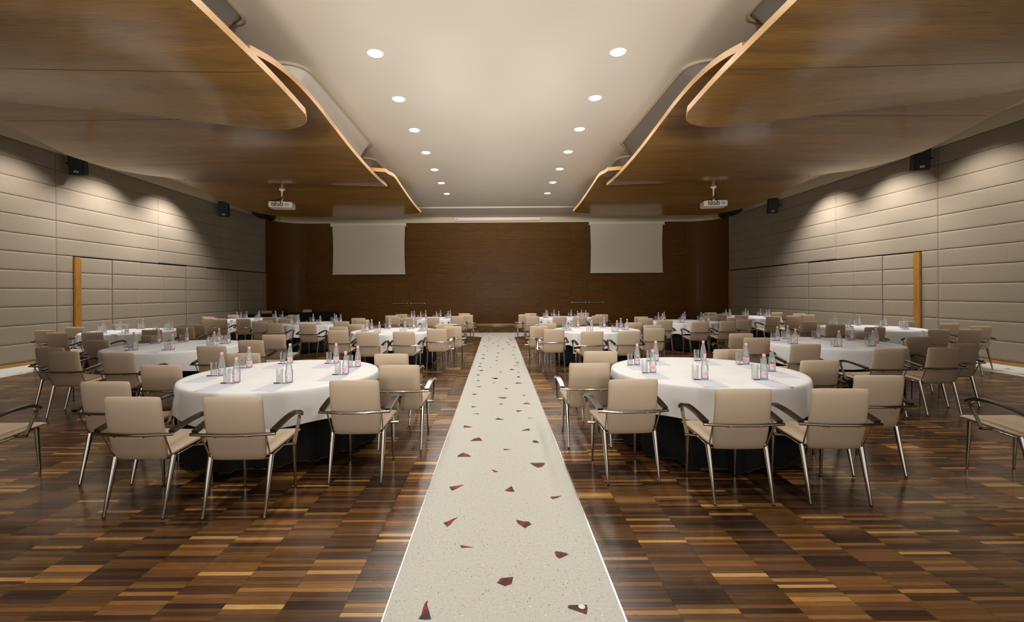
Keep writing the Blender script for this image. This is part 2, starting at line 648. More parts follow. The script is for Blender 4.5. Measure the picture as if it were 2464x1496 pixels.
for (yc, b, val) in near:
    x0, x1, y0, y1, z0, z1 = b
    o_ = ((x0 + x1) / 2, (y0 + y1) / 2, 0)
    me = bpy.data.meshes.new('parquet_strip')
    me.from_pydata([(p[0] - o_[0], p[1] - o_[1], p[2]) for p in box_verts(b)], [], BOXF)
    me.materials.append(M['parquet'])
    add_attr(me, [val] * 5)
    link('parquet_strip', me, floor, o_)
vv, ff, vals = [], [], []
for (b, val) in far:
    k = len(vv)
    vv += box_verts(b)
    ff += [tuple(i + k for i in f) for f in BOXF]
    vals += [val] * 5
me = bpy.data.meshes.new('parquet_field')
me.from_pydata(vv, [], ff)
me.materials.append(M['parquet'])
add_attr(me, vals)
tag(link('parquet_field', me, floor), kind='stuff')
MB().box(-SX, AX0, YF, 1.0, -0.012, -0.0005).box(AX1, SX, YF, 1.0, -0.012, -0.0005).build('parquet_border', M['subfloor'], floor)


# terrazzo: aisle with flared end, cross strip, two side strips
def poly_slab(pts, z0, z1):
    mb = MB()
    n = len(pts)
    mb.add([(x, y, z1) for x, y in pts], [tuple(range(n))])
    for i in range(n):
        a, b_ = pts[i], pts[(i + 1) % n]
        mb.add([(a[0], a[1], z0), (b_[0], b_[1], z0), (b_[0], b_[1], z1), (a[0], a[1], z1)], [(0, 1, 2, 3)])
    return mb


fl_r = [(AX1 + corner_cut(15.45 + (CY0 - 15.45) * k / 10 - 1e-6), 15.45 + (CY0 - 15.45) * k / 10) for k in range(11)]
fl_l = [(AX0 - (p[0] - AX1), p[1]) for p in fl_r][::-1]
pts = [(AX0, YF), (AX1, YF)] + fl_r + [(XW, CY0), (XW, CY1), (-XW, CY1), (-XW, CY0)] + fl_l
mb = MB()
mb.add([(AX0, YF, 0), (AX1, YF, 0), (AX1, 15.45, 0), (AX0, 15.45, 0)], [(0, 1, 2, 3)])
for i in range(10):
    a, b_ = fl_r[i], fl_r[i + 1]
    la, lb = fl_l[10 - i], fl_l[9 - i]
    mb.add([(la[0], la[1], 0), (a[0], a[1], 0), (b_[0], b_[1], 0), (lb[0], lb[1], 0)], [(0, 1, 2, 3)])
mb.add([(-XW, CY0, 0), (XW, CY0, 0), (XW, CY1, 0), (-XW, CY1, 0)], [(0, 1, 2, 3)])
terr = mb.build('terrazzo_aisle', M['terrazzo'], floor)
ts = []
for sx in (-1, 1):
    xa, xb = sorted((sx * SX, sx * XW))
    mb = MB().add([(xa, YF, 0), (xb, YF, 0), (xb, CY0, 0), (xa, CY0, 0)], [(0, 1, 2, 3)])
    ts.append(mb.build('terrazzo_border', M['terrazzo'], floor))
mb = MB().box(AX0 - .004, AX0 + .002, YF, 15.45, -0.01, 0.0012).box(AX1 - .004, AX1 + .006, YF, 15.45, -0.01, 0.0015)
mb.build('steel_edging', M['edgemetal'], floor)

# red glass shards let into the terrazzo (outlines taken off the floor in pixels)
SH = []


def sh(s, ox, oy, *pp):
    SH.append([at_z(ox + x / s, oy + y / s, 0.0) for x, y in pp])


c = (5.985, 1000, 1050)
sh(*c, (785, 66), (840, 30), (920, 12), (965, 62), (870, 63))
sh(*c, (1680, 75), (1705, 52), (1755, 65), (1780, 95), (1715, 93))
sh(*c, (1267, 196), (1270, 177), (1380, 188))
sh(*c, (597, 293), (625, 262), (683, 233), (750, 255), (803, 290))
sh(*c, (1645, 380), (1862, 378), (1852, 415), (1815, 440), (1760, 450), (1710, 425))
sh(*c, (1088, 472), (1190, 503), (1135, 515))
sh(*c, (484, 725), (570, 715), (697, 694), (580, 757), (525, 782))
sh(*c, (1282, 775), (1385, 714), (1425, 795), (1340, 792))
sh(*c, (1938, 868), (2030, 862), (2105, 850), (2040, 885), (1970, 903))
sh(*c, (398, 1243), (470, 1220), (540, 1185), (615, 1160), (545, 1215), (500, 1270), (458, 1300))
sh(*c, (1447, 1198), (1550, 1222), (1632, 1226), (1668, 1265), (1575, 1320), (1475, 1255))
c = (7.633, 900, 1300)
sh(*c, (1583, 85), (1820, 127), (1600, 137))
sh(*c, (815, 1440), (870, 1365), (895, 1260), (925, 1175), (975, 1108), (990, 1120), (972, 1170), (1000, 1260), (1050, 1448), (930, 1457))
c = (7.633, 1340, 1300)
sh(*c, (-45, 215), (-10, 200), (80, 212), (170, 232), (215, 257), (45, 335), (-15, 290))
sh(*c, (197, 1225), (215, 1190), (550, 1183), (565, 1260), (543, 1362), (380, 1300), (225, 1252))
sh(1, 0, 0, (1196, 1402), (1205, 1391), (1235, 1388), (1231, 1405), (1215, 1410))
c = (8.8, 1060, 900)
for pp in (((755, 14), (800, 8), (850, 25)), ((778, 145), (782, 122), (838, 138)), ((1080, 84), (1222, 84), (1205, 98), (1180, 105)),
           ((1095, 186), (1140, 172), (1165, 184)), ((1612, 66), (1640, 42), (1703, 64)), ((1578, 198), (1605, 175), (1690, 180), (1735, 192), (1650, 199)),
           ((735, 258), (872, 258), (838, 275)), ((1342, 294), (1436, 300), (1398, 317)), ((658, 418), (778, 415), (712, 441)),
           ((1207, 487), (1408, 487), (1368, 517), (1270, 508)), ((1732, 455), (1768, 438), (1815, 455)), ((1230, 648), (1283, 618), (1325, 630)),
           ((650, 672), (760, 692), (665, 704)), ((1735, 631), (1830, 597), (1925, 646), (1860, 632)), ((1592, 768), (1733, 768), (1640, 802)),
           ((675, 840), (812, 826), (808, 846)), ((1153, 962), (1205, 925), (1355, 965)), ((1842, 926), (1985, 930), (1858, 938)),
           ((488, 1128), (490, 1098), (515, 1084), (680, 1124), (505, 1133)), ((1703, 1195), (1865, 1150), (1893, 1170), (1893, 1194))):
    sh(*c, *pp)
c = (9.35, 1080, 760)
for (cx, cy, wd, up) in ((1425, 1200, 130, 1), (725, 1228, 120, 0), (1160, 1265, 80, 0), (1565, 1272, 75, 0), (665, 1325, 90, 1), (1575, 1368, 85, 1), (1035, 1405, 150, 0),
                         (668, 1450, 60, 1), (700, 1130, 90, 1), (945, 1160, 50, 1), (705, 1070, 75, 0), (1490, 1122, 75, 0), (1075, 1085, 50, 1), (1070, 1004, 80, 0), (1490, 960, 60, 0),
                         (1540, 1046, 80, 0), (770, 958, 105, 0), (1080, 922, 68, 0), (785, 866, 75, 1), (1450, 876, 80, 0), (1115, 827, 75, 1), (860, 786, 55, 0), (1448, 776, 48, 1),
                         (862, 716, 50, 0), (1215, 742, 65, 0), (1480, 703, 68, 1), (808, 672, 62, 1), (1107, 670, 68, 1), (1350, 637, 60, 1), (998, 611, 58, 0), (812, 590, 48, 0), (1325, 594, 60, 1),
                         (1108, 563, 44, 1), (895, 545, 55, 1), (1393, 554, 56, 0), (920, 514, 60, 0), (1367, 513, 60, 0), (903, 479, 60, 0), (1170, 489, 45, 0), (1330, 469, 40, 1), (1077, 453, 38, 0),
                         (725, 447, 40, 1), (995, 429, 36, 0), (1290, 436, 36, 0), (770, 420, 46, 1), (865, 404, 36, 0), (1115, 409, 36, 1), (1370, 405, 44, 0), (1068, 387, 30, 0), (718, 385, 40, 1),
                         (1495, 442, 48, 1), (1640, 408, 30, 1), (466, 423, 30, 0), (1790, 387, 40, 1)):
    h = max(4, wd * 0.11)
    if up:
        sh(*c, (cx - wd / 2, cy + h), (cx - wd * .1, cy - h), (cx + wd / 2, cy + h))
    else:
        sh(*c, (cx - wd / 2, cy - h), (cx + wd / 2, cy - h * .6), (cx + wd * .1, cy + h))


def shard(pts, parent):
    cx = sum(p[0] for p in pts) / len(pts)
    cy = sum(p[1] for p in pts) / len(pts)
    area = sum(pts[i][0] * pts[(i + 1) % len(pts)][1] - pts[(i + 1) % len(pts)][0] * pts[i][1] for i in range(len(pts)))
    if area < 0: pts = pts[::-1]
    q = [(x - cx, y - cy) for x, y in pts]
    o = poly_slab(q, -0.004, 0.0014).build('glass_inlay', M['redglass'], parent)
    o.location = (cx, cy, 0)
    return o


for pts in SH:
    shard(pts, terr)
dx, dy = at_z(1340 + 457 / 7.633, 1300 + 1218 / 7.633, 0.0)
MB().lathe([(0.0, 0.0024), (0.016, 0.0024), (0.017, 0.0015)], 16, (dx, dy, 0)).build('white_inlay', M['logo'], terr)
for k, sx in enumerate((-1, 1)):
    y = 4.0
    while y < CY0:
        n = rnd.choice((3, 4))
        cx, cy, s_ = sx * rnd.uniform(SX + .15, XW - .2), y, rnd.uniform(.05, .1)
        a0 = rnd.random() * 6
        shard([(cx + s_ * math.cos(a0 + 6.283 * i / n) * rnd.uniform(.5, 1), cy + s_ * math.sin(a0 + 6.283 * i / n) * rnd.uniform(.5, 1.2)) for i in range(n)], ts[k])
        y += rnd.uniform(.18, .42)
for x in np.arange(-9.2, 9.3, 0.42):
    if -1.6 < x < 1.6: continue
    cx, cy, s_ = x + rnd.uniform(-.1, .1), rnd.uniform(CY0 + .2, CY1 - .2), rnd.uniform(.05, .1)
    shard([(cx - s_, cy - .05), (cx + s_, cy - .02), (cx, cy + .08)], terr)

# ceiling
ceiling = MB().box(-XW - .3, XW + .3, YF - .3, YB + .3, CEIL, CEIL + 0.2).build('ceiling', M['plaster'])
tag(ceiling, kind='structure')
# lowered strip of ceiling before the back wall with a thin lit lip
MB().cbox(-9.6, 9.6, 19.0, YB + 0.2, CEIL - 0.045, CEIL + 0.05, 0.01).build('soffit', M['plaster'], ceiling)
MB().box(-9.6, 9.6, 18.96, 19.0, CEIL - 0.03, CEIL + 0.02).build('soffit_lip', M['cream'], ceiling)

# side walls
panel_cache = {}


def panel_mesh(L_, H_, th=0.05, c=0.014):
    """upholstered panel lying in the yz plane, front toward +x, origin at its middle, slightly domed"""
    key = (round(L_, 3), round(H_, 3))
    if key in panel_cache: return panel_cache[key]
    e = 0.003
    ys = [-L_ / 2 + e, -L_ / 2 + e + .005, -L_ / 2 + .03, -L_ / 2 + .08, 0, L_ / 2 - .08, L_ / 2 - .03, L_ / 2 - e - .005, L_ / 2 - e]
    zs = [-H_ / 2 + e, -H_ / 2 + e + .005, -H_ / 2 + .02, -H_ / 2 + .06, 0, H_ / 2 - .06, H_ / 2 - .02, H_ / 2 - e - .005, H_ / 2 - e]
    prof = [0.0, 0.006, 0.010, 0.0105, 0.0108, 0.0105, 0.010, 0.006, 0.0]
    vs_, fs = [], []
    for i, z in enumerate(zs):
        for j, y in enumerate(ys):
            vs_.append((min(prof[i], prof[j]), y, z))
    n = 9
    for i in range(8):
        for j in range(8):
            fs.append((i * n + j, i * n + j + 1, (i + 1) * n + j + 1, (i + 1) * n + j))
    mb = MB().add(vs_, fs, True)
    me = mb.mesh('fabric_panel', M['fabric'])
    panel_cache[key] = me
    return me


YS_UP = [YF, -2.05, 1.1, 4.25, 7.4, 10.53, 13.7, 16.9, YC]
YS_LOW = [YF, -2.05, 1.1, 4.25, 7.4, 10.53, 10.95]
YS_DOOR = [11.12, 12.05, 13.0, 13.95, 14.92, 16.0, 16.97, 17.93, 18.9, 19.85]
for side, sx in (('left', -1), ('right', 1)):
    xa, xb = sorted((sx * XW, sx * (XW + .25)))
    wall = MB().box(xa, xb, YF - .3, YB + .3, -0.1, CEIL + .1).build('wall_' + side, M['joint'])
    tag(wall, kind='structure')

    def put(y0, y1, z0, z1, depth=0.0):
        o = link('fabric_panel', panel_mesh(y1 - y0, z1 - z0), wall, (sx * (XW + depth - 0.001), (y0 + y1) / 2, (z0 + z1) / 2))
        if sx > 0: o.rotation_euler = (0, 0, PI)
        return o
    for r in range(12):
        z0, z1 = PZ + r * PH, PZ + (r + 1) * PH
        if r >= 6:
            for i in range(len(YS_UP) - 1):
                put(YS_UP[i], YS_UP[i + 1], z0 + (0.022 if (r == 6 and YS_UP[i] > 10.6) else 0), z1)
        else:
            for i in range(len(YS_LOW) - 1):
                put(YS_LOW[i], YS_LOW[i + 1], z0, z1)
            for i in range(len(YS_DOOR) - 1):
                put(YS_DOOR[i], YS_DOOR[i + 1], z0, z1 - (0.012 if r == 5 else 0), -0.014 if i % 3 == 1 else -0.004)
    # dark reveal above the folding partition, wood post, skirting
    g = MB()
    for (ya, yb) in ((10.95, 14.92), (16.0, 19.9)):
        x0, x1 = sorted((sx * (XW - 0.002), sx * (XW - 0.012)))
        g.box(x0, x1, ya, yb, PZ + 6 * PH - 0.012, PZ + 6 * PH + 0.018)
    g.build('reveal', M['gap'], wall)
    x0, x1 = sorted((sx * (XW - 0.055), sx * XW))
    MB().cbox(x0, x1, 10.96, 11.11, 0.0, PZ + 6 * PH - 0.012, 0.004).build('wood_post', M['orangewood'], wall)
    MB().cbox(x0, x1, 19.86, 20.03, 0.0, PZ + 6 * PH - 0.012, 0.004).build('wood_post', M['orangewood'], wall)
    x0, x1 = sorted((sx * (XW - 0.035), sx * XW))
    bb = MB().box(x0, x1, YF, 10.95, 0.0, PZ - 0.004).box(x0, x1, 11.12, YC, 0.0, PZ - 0.004).build('baseboard_' + side, M['basewood'])
    tag(bb, kind='structure')

# cream cornice above the walls, following the curved back corners


def arc_pts(n=12, inset=0.0):
    """plan line of the back wall from the left wall to the right wall"""
    a, bq = 1.40 , YB - YC
    L_ = []
    for k in range(n + 1):
        t = k / n * PI / 2
        L_.append((-XW + a - (a - inset) * math.cos(t) if False else -(XW - a) - (a - inset) * math.cos(t), YC + (bq - inset) * math.sin(t)))
    Rr = [(-x, y) for x, y in L_][::-1]
    return L_, Rr


La, Ra = arc_pts(14, 0.0)


def wall_strip(pts, z0, z1, th, name, material, parent, x_in=0.0):
    """upright strip following a plan line, th thick towards the room"""
    vs_, fs = [], []
    n = len(pts)
    for i, (x, y) in enumerate(pts):
        x_, y_ = pts[max(i - 1, 0)], pts[min(i + 1, n - 1)]
        t = Vector((y_[0] - x_[0], y_[1] - x_[1])).normalized()
        nx, ny = t.y, -t.x           # to the right of the way = into the room when going left to right
        for (o_, z) in ((0, z0), (th, z0), (th, z1), (0, z1)):
            vs_.append((x + nx * o_, y + ny * o_, z))
    for i in range(n - 1):
        for k in range(4):
            k2 = (k + 1) % 4
            fs.append((i * 4 + k, i * 4 + 4 + k, i * 4 + 4 + k2, i * 4 + k2))
    fs.append((0, 1, 2, 3))
    m_ = (n - 1) * 4
    fs.append((m_ + 3, m_ + 2, m_ + 1, m_))
    mb = MB().add(vs_, fs)
    return mb.build(name, material, parent)


ring = [(-XW, YF), (-XW, YC - 0.01)] + La + Ra + [(XW, YC - 0.01), (XW, YF)]
cor = wall_strip(ring, TOPW, CEIL + .02, 0.06, 'trim_1', M['cream'], None)
tag(cor, kind='structure')

# back wall: veneer boards, curved at both ends
wb = MB().box(-XW, XW, YB + 0.03, YB + 0.3, -0.1, CEIL + 0.1)
wall_back = wb.build('wall_back', M['gap'])
tag(wall_back, kind='structure')
back = wall_strip([(x, y + 0.02) for x, y in La + Ra], -0.05, CEIL, 0.012, 'backing', M['gap'], wall_back)
D1, D2 = (-5.07, -3.47), (3.55, 5.15)
XU = [-9.15, -6.9, -3.47, 0.0, 3.55, 6.9, 9.15]
XL = [(-9.15, -7.1), (-7.1, -5.07), (-3.47, -1.1), (-1.1, 1.2), (1.2, 3.55), (5.15, 7.1), (7.1, 9.15)]
G = 0.0016


def board(x0, x1, z0, z1):
    w_, h_ = x1 - x0 - 2 * G, z1 - z0 - 2 * G
    me = MB().cbox(-w_ / 2, w_ / 2, 0, 0.022, -h_ / 2, h_ / 2, 0.0004).mesh('veneer_board', M['backwood'])
    return link('veneer_board', me, wall_back, ((x0 + x1) / 2, YB - 0.015, (z0 + z1) / 2))


for r in range(12):
    z0, z1 = PZ + r * PH, PZ + (r + 1) * PH
    cells = XL if r < 5 else [(XU[i], XU[i + 1]) for i in range(6)]
    for (a, b_) in cells:
        board(a, b_, z0, z1)
    for arc in (La, Ra):
        wall_strip(arc, z0 + G, z1 - G, 0.018, 'veneer_board', M['backwood'], wall_back)
o = wall_strip(La + Ra, 0.0, PZ - 0.004, 0.03, 'baseboard_back', M['basewood'], None)
tag(o, kind='structure')
for k, (a, b_) in enumerate((D1, D2)):
    d = empty('door_%d' % (k + 1), ((a + b_) / 2, YB - 0.02, 0), kind='structure')
    half = (b_ - a) / 2
    for s in (-1, 1):
        leaf = MB().box(min(0, s * half) + G, max(0, s * half) - G, 0.0, 0.02, 0.01, PZ + 5 * PH).build('door_leaf', M['gap'], d)
        for r in range(5):
            MB().cbox(min(0, s * half) + 2 * G, max(0, s * half) - 2 * G, -0.005, 0.012, PZ + r * PH + G, PZ + (r + 1) * PH - G, 0.0004).build('veneer_board', M['backwood'], leaf)
        x0, x1 = sorted((s * 0.05, s * (half - 0.02)))
        pb = MB().cbox(x0, x1, -0.03, -0.004, 1.035, 1.10, 0.004).build('push_bar', M['darkmetal'], d)
        MB().tube([(x0 + .02, -0.06, 1.075), (x1 - .02, -0.06, 1.075)], 0.024, 10).cbox(x0, x0 + .04, -0.08, -0.01, 1.04, 1.11, .004).cbox(x1 - .04, x1, -0.08, -0.01, 1.04, 1.11, .004).build('bar_tube', M['barmetal'], pb)

# wall behind the camera
wf = MB().box(-XW - .3, XW + .3, YF - .25, YF, -0.1, CEIL + .1).build('wall_front', M['fabric'])
tag(wf, kind='structure')


# ------------------------------------------------------------------ canopies
def lerp_tab(tab, x):
    if x <= tab[0][0]: return tab[0][1]
    if x >= tab[-1][0]: return tab[-1][1]
    for i in range(len(tab) - 1):
        if tab[i][0] <= x <= tab[i + 1][0]:
            t = (x - tab[i][0]) / (tab[i + 1][0] - tab[i][0])
            # catmull-rom for smoothness
            p1, p2 = tab[i][1], tab[i + 1][1]
            p0 = tab[i - 1][1] if i > 0 else p1
            p3 = tab[i + 2][1] if i + 2 < len(tab) else p2
            h0 = (tab[i][0] - tab[i - 1][0]) if i > 0 else 1
            h1 = tab[i + 1][0] - tab[i][0]
            h2 = (tab[i + 2][0] - tab[i + 1][0]) if i + 2 < len(tab) else 1
            m1 = ((p2 - p1) / h1 + (p1 - p0) / h0) / 2 * h1 if i > 0 else (p2 - p1)
            m2 = ((p3 - p2) / h2 + (p2 - p1) / h1) / 2 * h1 if i + 2 < len(tab) else (p2 - p1)
            return (2 * t ** 3 - 3 * t ** 2 + 1) * p1 + (t ** 3 - 2 * t ** 2 + t) * m1 + (-2 * t ** 3 + 3 * t ** 2) * p2 + (t ** 3 - t ** 2) * m2


TH = 0.085


def sheet_z(zt, twist, X, y):
    ya, yb, amt = twist
    t = min(1.0, max(0.0, (y - ya) / (yb - ya)))
    t = t * t * (3 - 2 * t)
    return CAMH + lerp_tab(zt, y) + 0.05 * math.sin((X - 2.7) * 0.9) * (0.3 + 0.5 * math.sin(y * 0.8)) * (1 - t) + amt * t * max(0, X - 3.2) / 3.8


def canopy(name, sx, xs, yn, yf, zt, twist, label, box, boxmat, seam_y):
    """xs: |x| positions from the aisle edge outward; yn / yf: near and far edge over |x|; zt: height over y, above the camera"""
    root = empty(name, (sx * 5.5, (lerp_tab(yn, 5.5) + lerp_tab(yf, 5.5)) / 2, CAMH + 2.8), label=label, cat='ceiling panel', group='curved wooden ceiling canopies')
    ox, oy, oz = root.location
    NY = 44
    top, bot = [], []
    for X in xs:
        a, b_ = lerp_tab(yn, X), lerp_tab(yf, X)
        for j in range(NY + 1):
            t = 0.5 - 0.5 * math.cos(PI * j / NY)
            y = a + (b_ - a) * t
            z = sheet_z(zt, twist, X, y)
            bot.append((sx * X - ox, y - oy, z - oz))
            top.append((sx * X - ox, y - oy, z + TH - oz))
    n = NY + 1
    nx = len(xs)
    fb, ft = [], []
    for i in range(nx - 1):
        for j in range(NY):
            q = (i * n + j, (i + 1) * n + j, (i + 1) * n + j + 1, i * n + j + 1)
            if sx > 0: q = q[::-1]
            fb.append(q)
            ft.append(q[::-1])
    under = MB().add(bot, fb, True).build('veneer_underside', M['veneer'], root)
    MB().add(top, ft, True).build('top_sheet', M['veneer'], root)
    # edge band around the outline
    loop = [i * n for i in range(nx)] + [(nx - 1) * n + j for j in range(1, n)] + [i * n + NY for i in range(nx - 2, -1, -1)] + [j for j in range(NY - 1, 0, -1)]
    vs_, fs = [], []
    for k in loop:
        vs_.append(bot[k]); vs_.append(top[k])
    m_ = len(loop)
    for k in range(m_):
        k2 = (k + 1) % m_
        q = (k * 2, k2 * 2, k2 * 2 + 1, k * 2 + 1)
        fs.append(q if sx < 0 else q[::-1])
    MB().add(vs_, fs, False).build('edge_band', M['edge'], root)
    # seams across the underside
    for ys in seam_y:
        mb = MB()
        prev = None
        for X in np.arange(xs[0] + 0.02, 8.3, 0.15):
            if not (lerp_tab(yn, X) + .05 < ys < lerp_tab(yf, X) - .05):
                prev = None; continue
            z = sheet_z(zt, twist, X, ys) - 0.0012
            p = (sx * X - ox, ys - oy, z - oz)
            if prev:
                mb.add([(prev[0], prev[1] - .003, prev[2]), (p[0], p[1] - .003, p[2]), (p[0], p[1] + .003, p[2]), (prev[0], prev[1] + .003, prev[2])], [(0, 1, 2, 3)])
            prev = p
        if mb.v: mb.build('seam', M['gap'], root)
    # bulkhead between sheet and ceiling: concave sides, rounded far corner
    (bx0, bx1, by0, by1, rad) = box

    def outline(inset):
        r_ = max(rad - inset, .05)
        P = []
        for (cx, cy, a0) in ((bx0 + inset + r_, by1 - inset - r_, 90), (bx1 - inset - r_, by1 - inset - r_, 0), (bx1 - inset - r_, by0 + inset + r_, -90), (bx0 + inset + r_, by0 + inset + r_, -180)):
            for k in range(7):
                an = R(a0 + 90 * (1 - k / 6))
                P.append((cx + r_ * math.cos(an), cy + r_ * math.sin(an)))
        return P
    vs_, fs = [], []
    levels = []
    zt0 = CAMH + 3.09
    for k in range(9):
        t = k / 8
        levels.append((CEIL - 0.001 - (CEIL - zt0) * t, 0.30 * math.sin(t * PI / 2) ** 0.8 if t < 1 else 0.30))
    npt = 28
    for (z, ins) in levels:
        for (x, y) in outline(ins):
            vs_.append((sx * x - ox, y - oy, z - oz))
    for i in range(len(levels) - 1):
        for k in range(npt):
            k2 = (k + 1) % npt
            q = (i * npt + k, i * npt + k2, (i + 1) * npt + k2, (i + 1) * npt + k)
            fs.append(q if sx < 0 else q[::-1])
    MB().add(vs_, fs, True).build('bulkhead', boxmat, root)
    # cream bead where the bulkhead meets the ceiling
    P = outline(-0.03)
    Q = outline(-0.0)
    vs_, fs = [], []
    for (p, q) in zip(P, Q):
        vs_ += [(sx * p[0] - ox, p[1] - oy, CEIL - .001 - oz), (sx * p[0] - ox, p[1] - oy, CEIL - 0.04 - oz), (sx * q[0] - ox, q[1] - oy, CEIL - 0.045 - oz)]
    for k in range(npt):
        k2 = (k + 1) % npt
        for a in (0, 1):
            q = (k * 3 + a, k2 * 3 + a, k2 * 3 + a + 1, k * 3 + a + 1)
            fs.append(q)
    MB().add(vs_, fs, False).build('ceiling_bead', M['cream'], root)
    return root


def xspan(x0, x1, n=26, round0=0.9):
    L_ = []
    for k in range(n + 1):
        t = 0.5 - 0.5 * math.cos(PI * k / n)
        L_.append(x0 + (x1 - x0) * t)
    return L_


C1f = [(2.70, 6.22), (2.76, 6.42), (2.95, 6.60), (3.34, 6.72), (4.1, 6.66), (4.64, 6.57), (5.4, 6.48), (6.16, 6.42), (7.1, 6.30), (7.8, 5.9), (8.3, 4.8), (8.4, 3.0)]
C1n = [(2.70, -3.4), (8.4, -3.4)]
C1z = [(-3.4, 2.62), (0, 2.58), (2, 2.60), (4.0, 2.61), (5.4, 2.595), (6.1, 2.55), (6.8, 2.49)]
C2f = [(2.85, 11.45), (3.6, 11.3), (5.0, 11.1), (6.3, 10.95), (7.2, 10.7), (7.8, 10.25), (8.27, 9.67), (8.5, 8.77)]
C2n = [(2.85, 5.1), (5.0, 5.0), (7.0, 5.2), (7.9, 6.1), (8.35, 7.3), (8.5, 8.7)]
C2z = [(5.0, 2.78), (5.6, 2.93), (6.2, 3.0), (6.9, 2.99), (7.7, 2.91), (8.7, 2.81), (9.8, 2.75), (10.8, 2.745), (11.45, 2.78)]
C3f = [(2.65, 15.35), (3.2, 15.6), (5.0, 15.95), (7.0, 16.1), (7.8, 15.9), (8.2, 15.2), (8.4, 14.0)]
C3n = [(2.65, 10.5), (4.0, 10.2), (6.0, 10.1), (7.3, 10.6), (7.9, 11.4), (8.35, 12.7), (8.4, 13.9)]
C3z = [(10.0, 2.86), (10.8, 2.93), (11.4, 3.01), (12.0, 2.97), (13.1, 2.88), (14.2, 2.82), (16.1, 2.81)]
for sx, sd in ((-1, 'left'), (1, 'right')):
    canopy('ceiling_canopy', sx, xspan(2.70, 8.4), C1n, C1f, C1z, (4.4, 6.4, 0.26), 'nearest wavy wooden ceiling canopy on the %s, above the front tables' % sd,
           (3.37, 7.4, -3.2, 6.0, .2), M['greybox'], [1.6, 3.5, 5.15])
    canopy('ceiling_canopy', sx, xspan(2.85, 8.5), C2n, C2f, C2z, (9.0, 11.2, 0.03), 'middle wavy wooden ceiling canopy on the %s, second from the camera' % sd,
           (3.1, 7.2, 7.05, 11.15, .35), M['litbox'] if sx < 0 else M['greybox'], [7.4, 9.3])
    canopy('ceiling_canopy', sx, xspan(2.65, 8.4), C3n, C3f, C3z, (14.0, 16.0, 0.0), 'farthest wavy wooden ceiling canopy on the %s, carrying the projector' % sd,
           (3.35, 7.2, 12.0, 15.1, .3), M['greybox'], [12.6, 14.2])

# ------------------------------------------------------------------ downlights (fixtures)
ringm = MB().lathe([(0.098, 0.0), (0.104, -0.008), (0.122, -0.007), (0.126, 0.0)], 28).mesh('ring', M['trimring'])
glowm = MB().lathe([(0.0, -0.0015), (0.06, -0.0015), (0.1, -0.0015)], 24).mesh('lens', M['lampglow'])
ordn = ['nearest', 'second', 'third', 'fourth', 'fifth', 'sixth', 'farthest']
for k, yy in enumerate(dl_rows):
    for xx, sd in zip(DL_X, ('left', 'right')):
        if k < 4:
            continue
        if True:
            lab = '%s round recessed downlight in the %s ceiling row' % (ordn[k - 4], sd)
        r_ = empty('recessed_downlight', (xx, yy, CEIL), label=lab, cat='ceiling light', group='recessed ceiling downlights' if k >= 4 else 'downlights above the camera %s' % sd)
        link('trim_ring', ringm, r_)
        link('lens', glowm, r_)

# ------------------------------------------------------------------ screens
for (sd, xa, xb, yt, yb, ca, cb) in (('left', 800, 975, 544, 659, 796, 978), ('right', 1420, 1595, 540, 655, 1418, 1600)):
    yd = 21.18
    x0, zt_ = at_y(xa, yt, yd); x1, zb_ = at_y(xb, yb, yd)
    c0, ct = at_y(ca, yt - 6.5, yd); c1, cb_ = at_y(cb, yt, yd)
    r_ = empty('projection_screen', ((x0 + x1) / 2, yd, zb_), label='pale pull-down projection screen on the wood wall, %s of the aisle' % sd, cat='screen', group='pull-down projection screens')
    hw, hh = (x1 - x0) / 2, zt_ - zb_
    vs_, fs = [], []
    n = 12
    for i in range(n + 1):
        t = i / n
        wv_ = hw - 0.028 * math.sin(PI * t) ** 1.3
        for j in range(9):
            u_ = -1 + 2 * j / 8
            vs_.append((u_ * wv_, 0.02 * math.cos(u_ * PI / 2), hh * t))
    for i in range(n):
        for j in range(8):
            fs.append((i * 9 + j, i * 9 + j + 1, (i + 1) * 9 + j + 1, (i + 1) * 9 + j))
    MB().add(vs_, fs, True).build('screen_sheet', M['screen'], r_)
    MB().tube([(-hw - .03, 0, 0), (hw + .03, 0, 0)], 0.018, 8).build('bottom_rod', M['screencase'], r_)
    hc = (c1 - c0) / 2
    MB().cbox(-hc, hc, -0.06, 0.12, hh - 0.01, hh + 0.14, 0.015).box(-hc, -hc + .06, -.064, 0.12, hh - .03, hh + .144).box(hc - .06, hc, -.064, 0.12, hh - .03, hh + .144).build('roller_case', M['screencase'], r_)
x0, zt_ = at_y(1094, 523.5, 21.2); x1, zb_ = at_y(1300, 529, 21.2)
r_ = empty('screen_housing', ((x0 + x1) / 2, 21.2, zb_), label='long white closed screen housing under the ceiling above the back wall', cat='screen housing')
hw = (x1 - x0) / 2
MB().cbox(-hw, hw, -0.07, 0.1, 0.0, 0.13, 0.012).build('housing', M['whitecase'], r_)
MB().cbox(-hw + .03, hw - .03, -0.04, 0.1, -0.03, 0.0, 0.005).build('lower_rail', M['screencase'], r_)
MB().box(-hw + .06, -hw + .16, -0.0725, -0.07, 0.035, 0.05).build('badge', M['black'], r_)


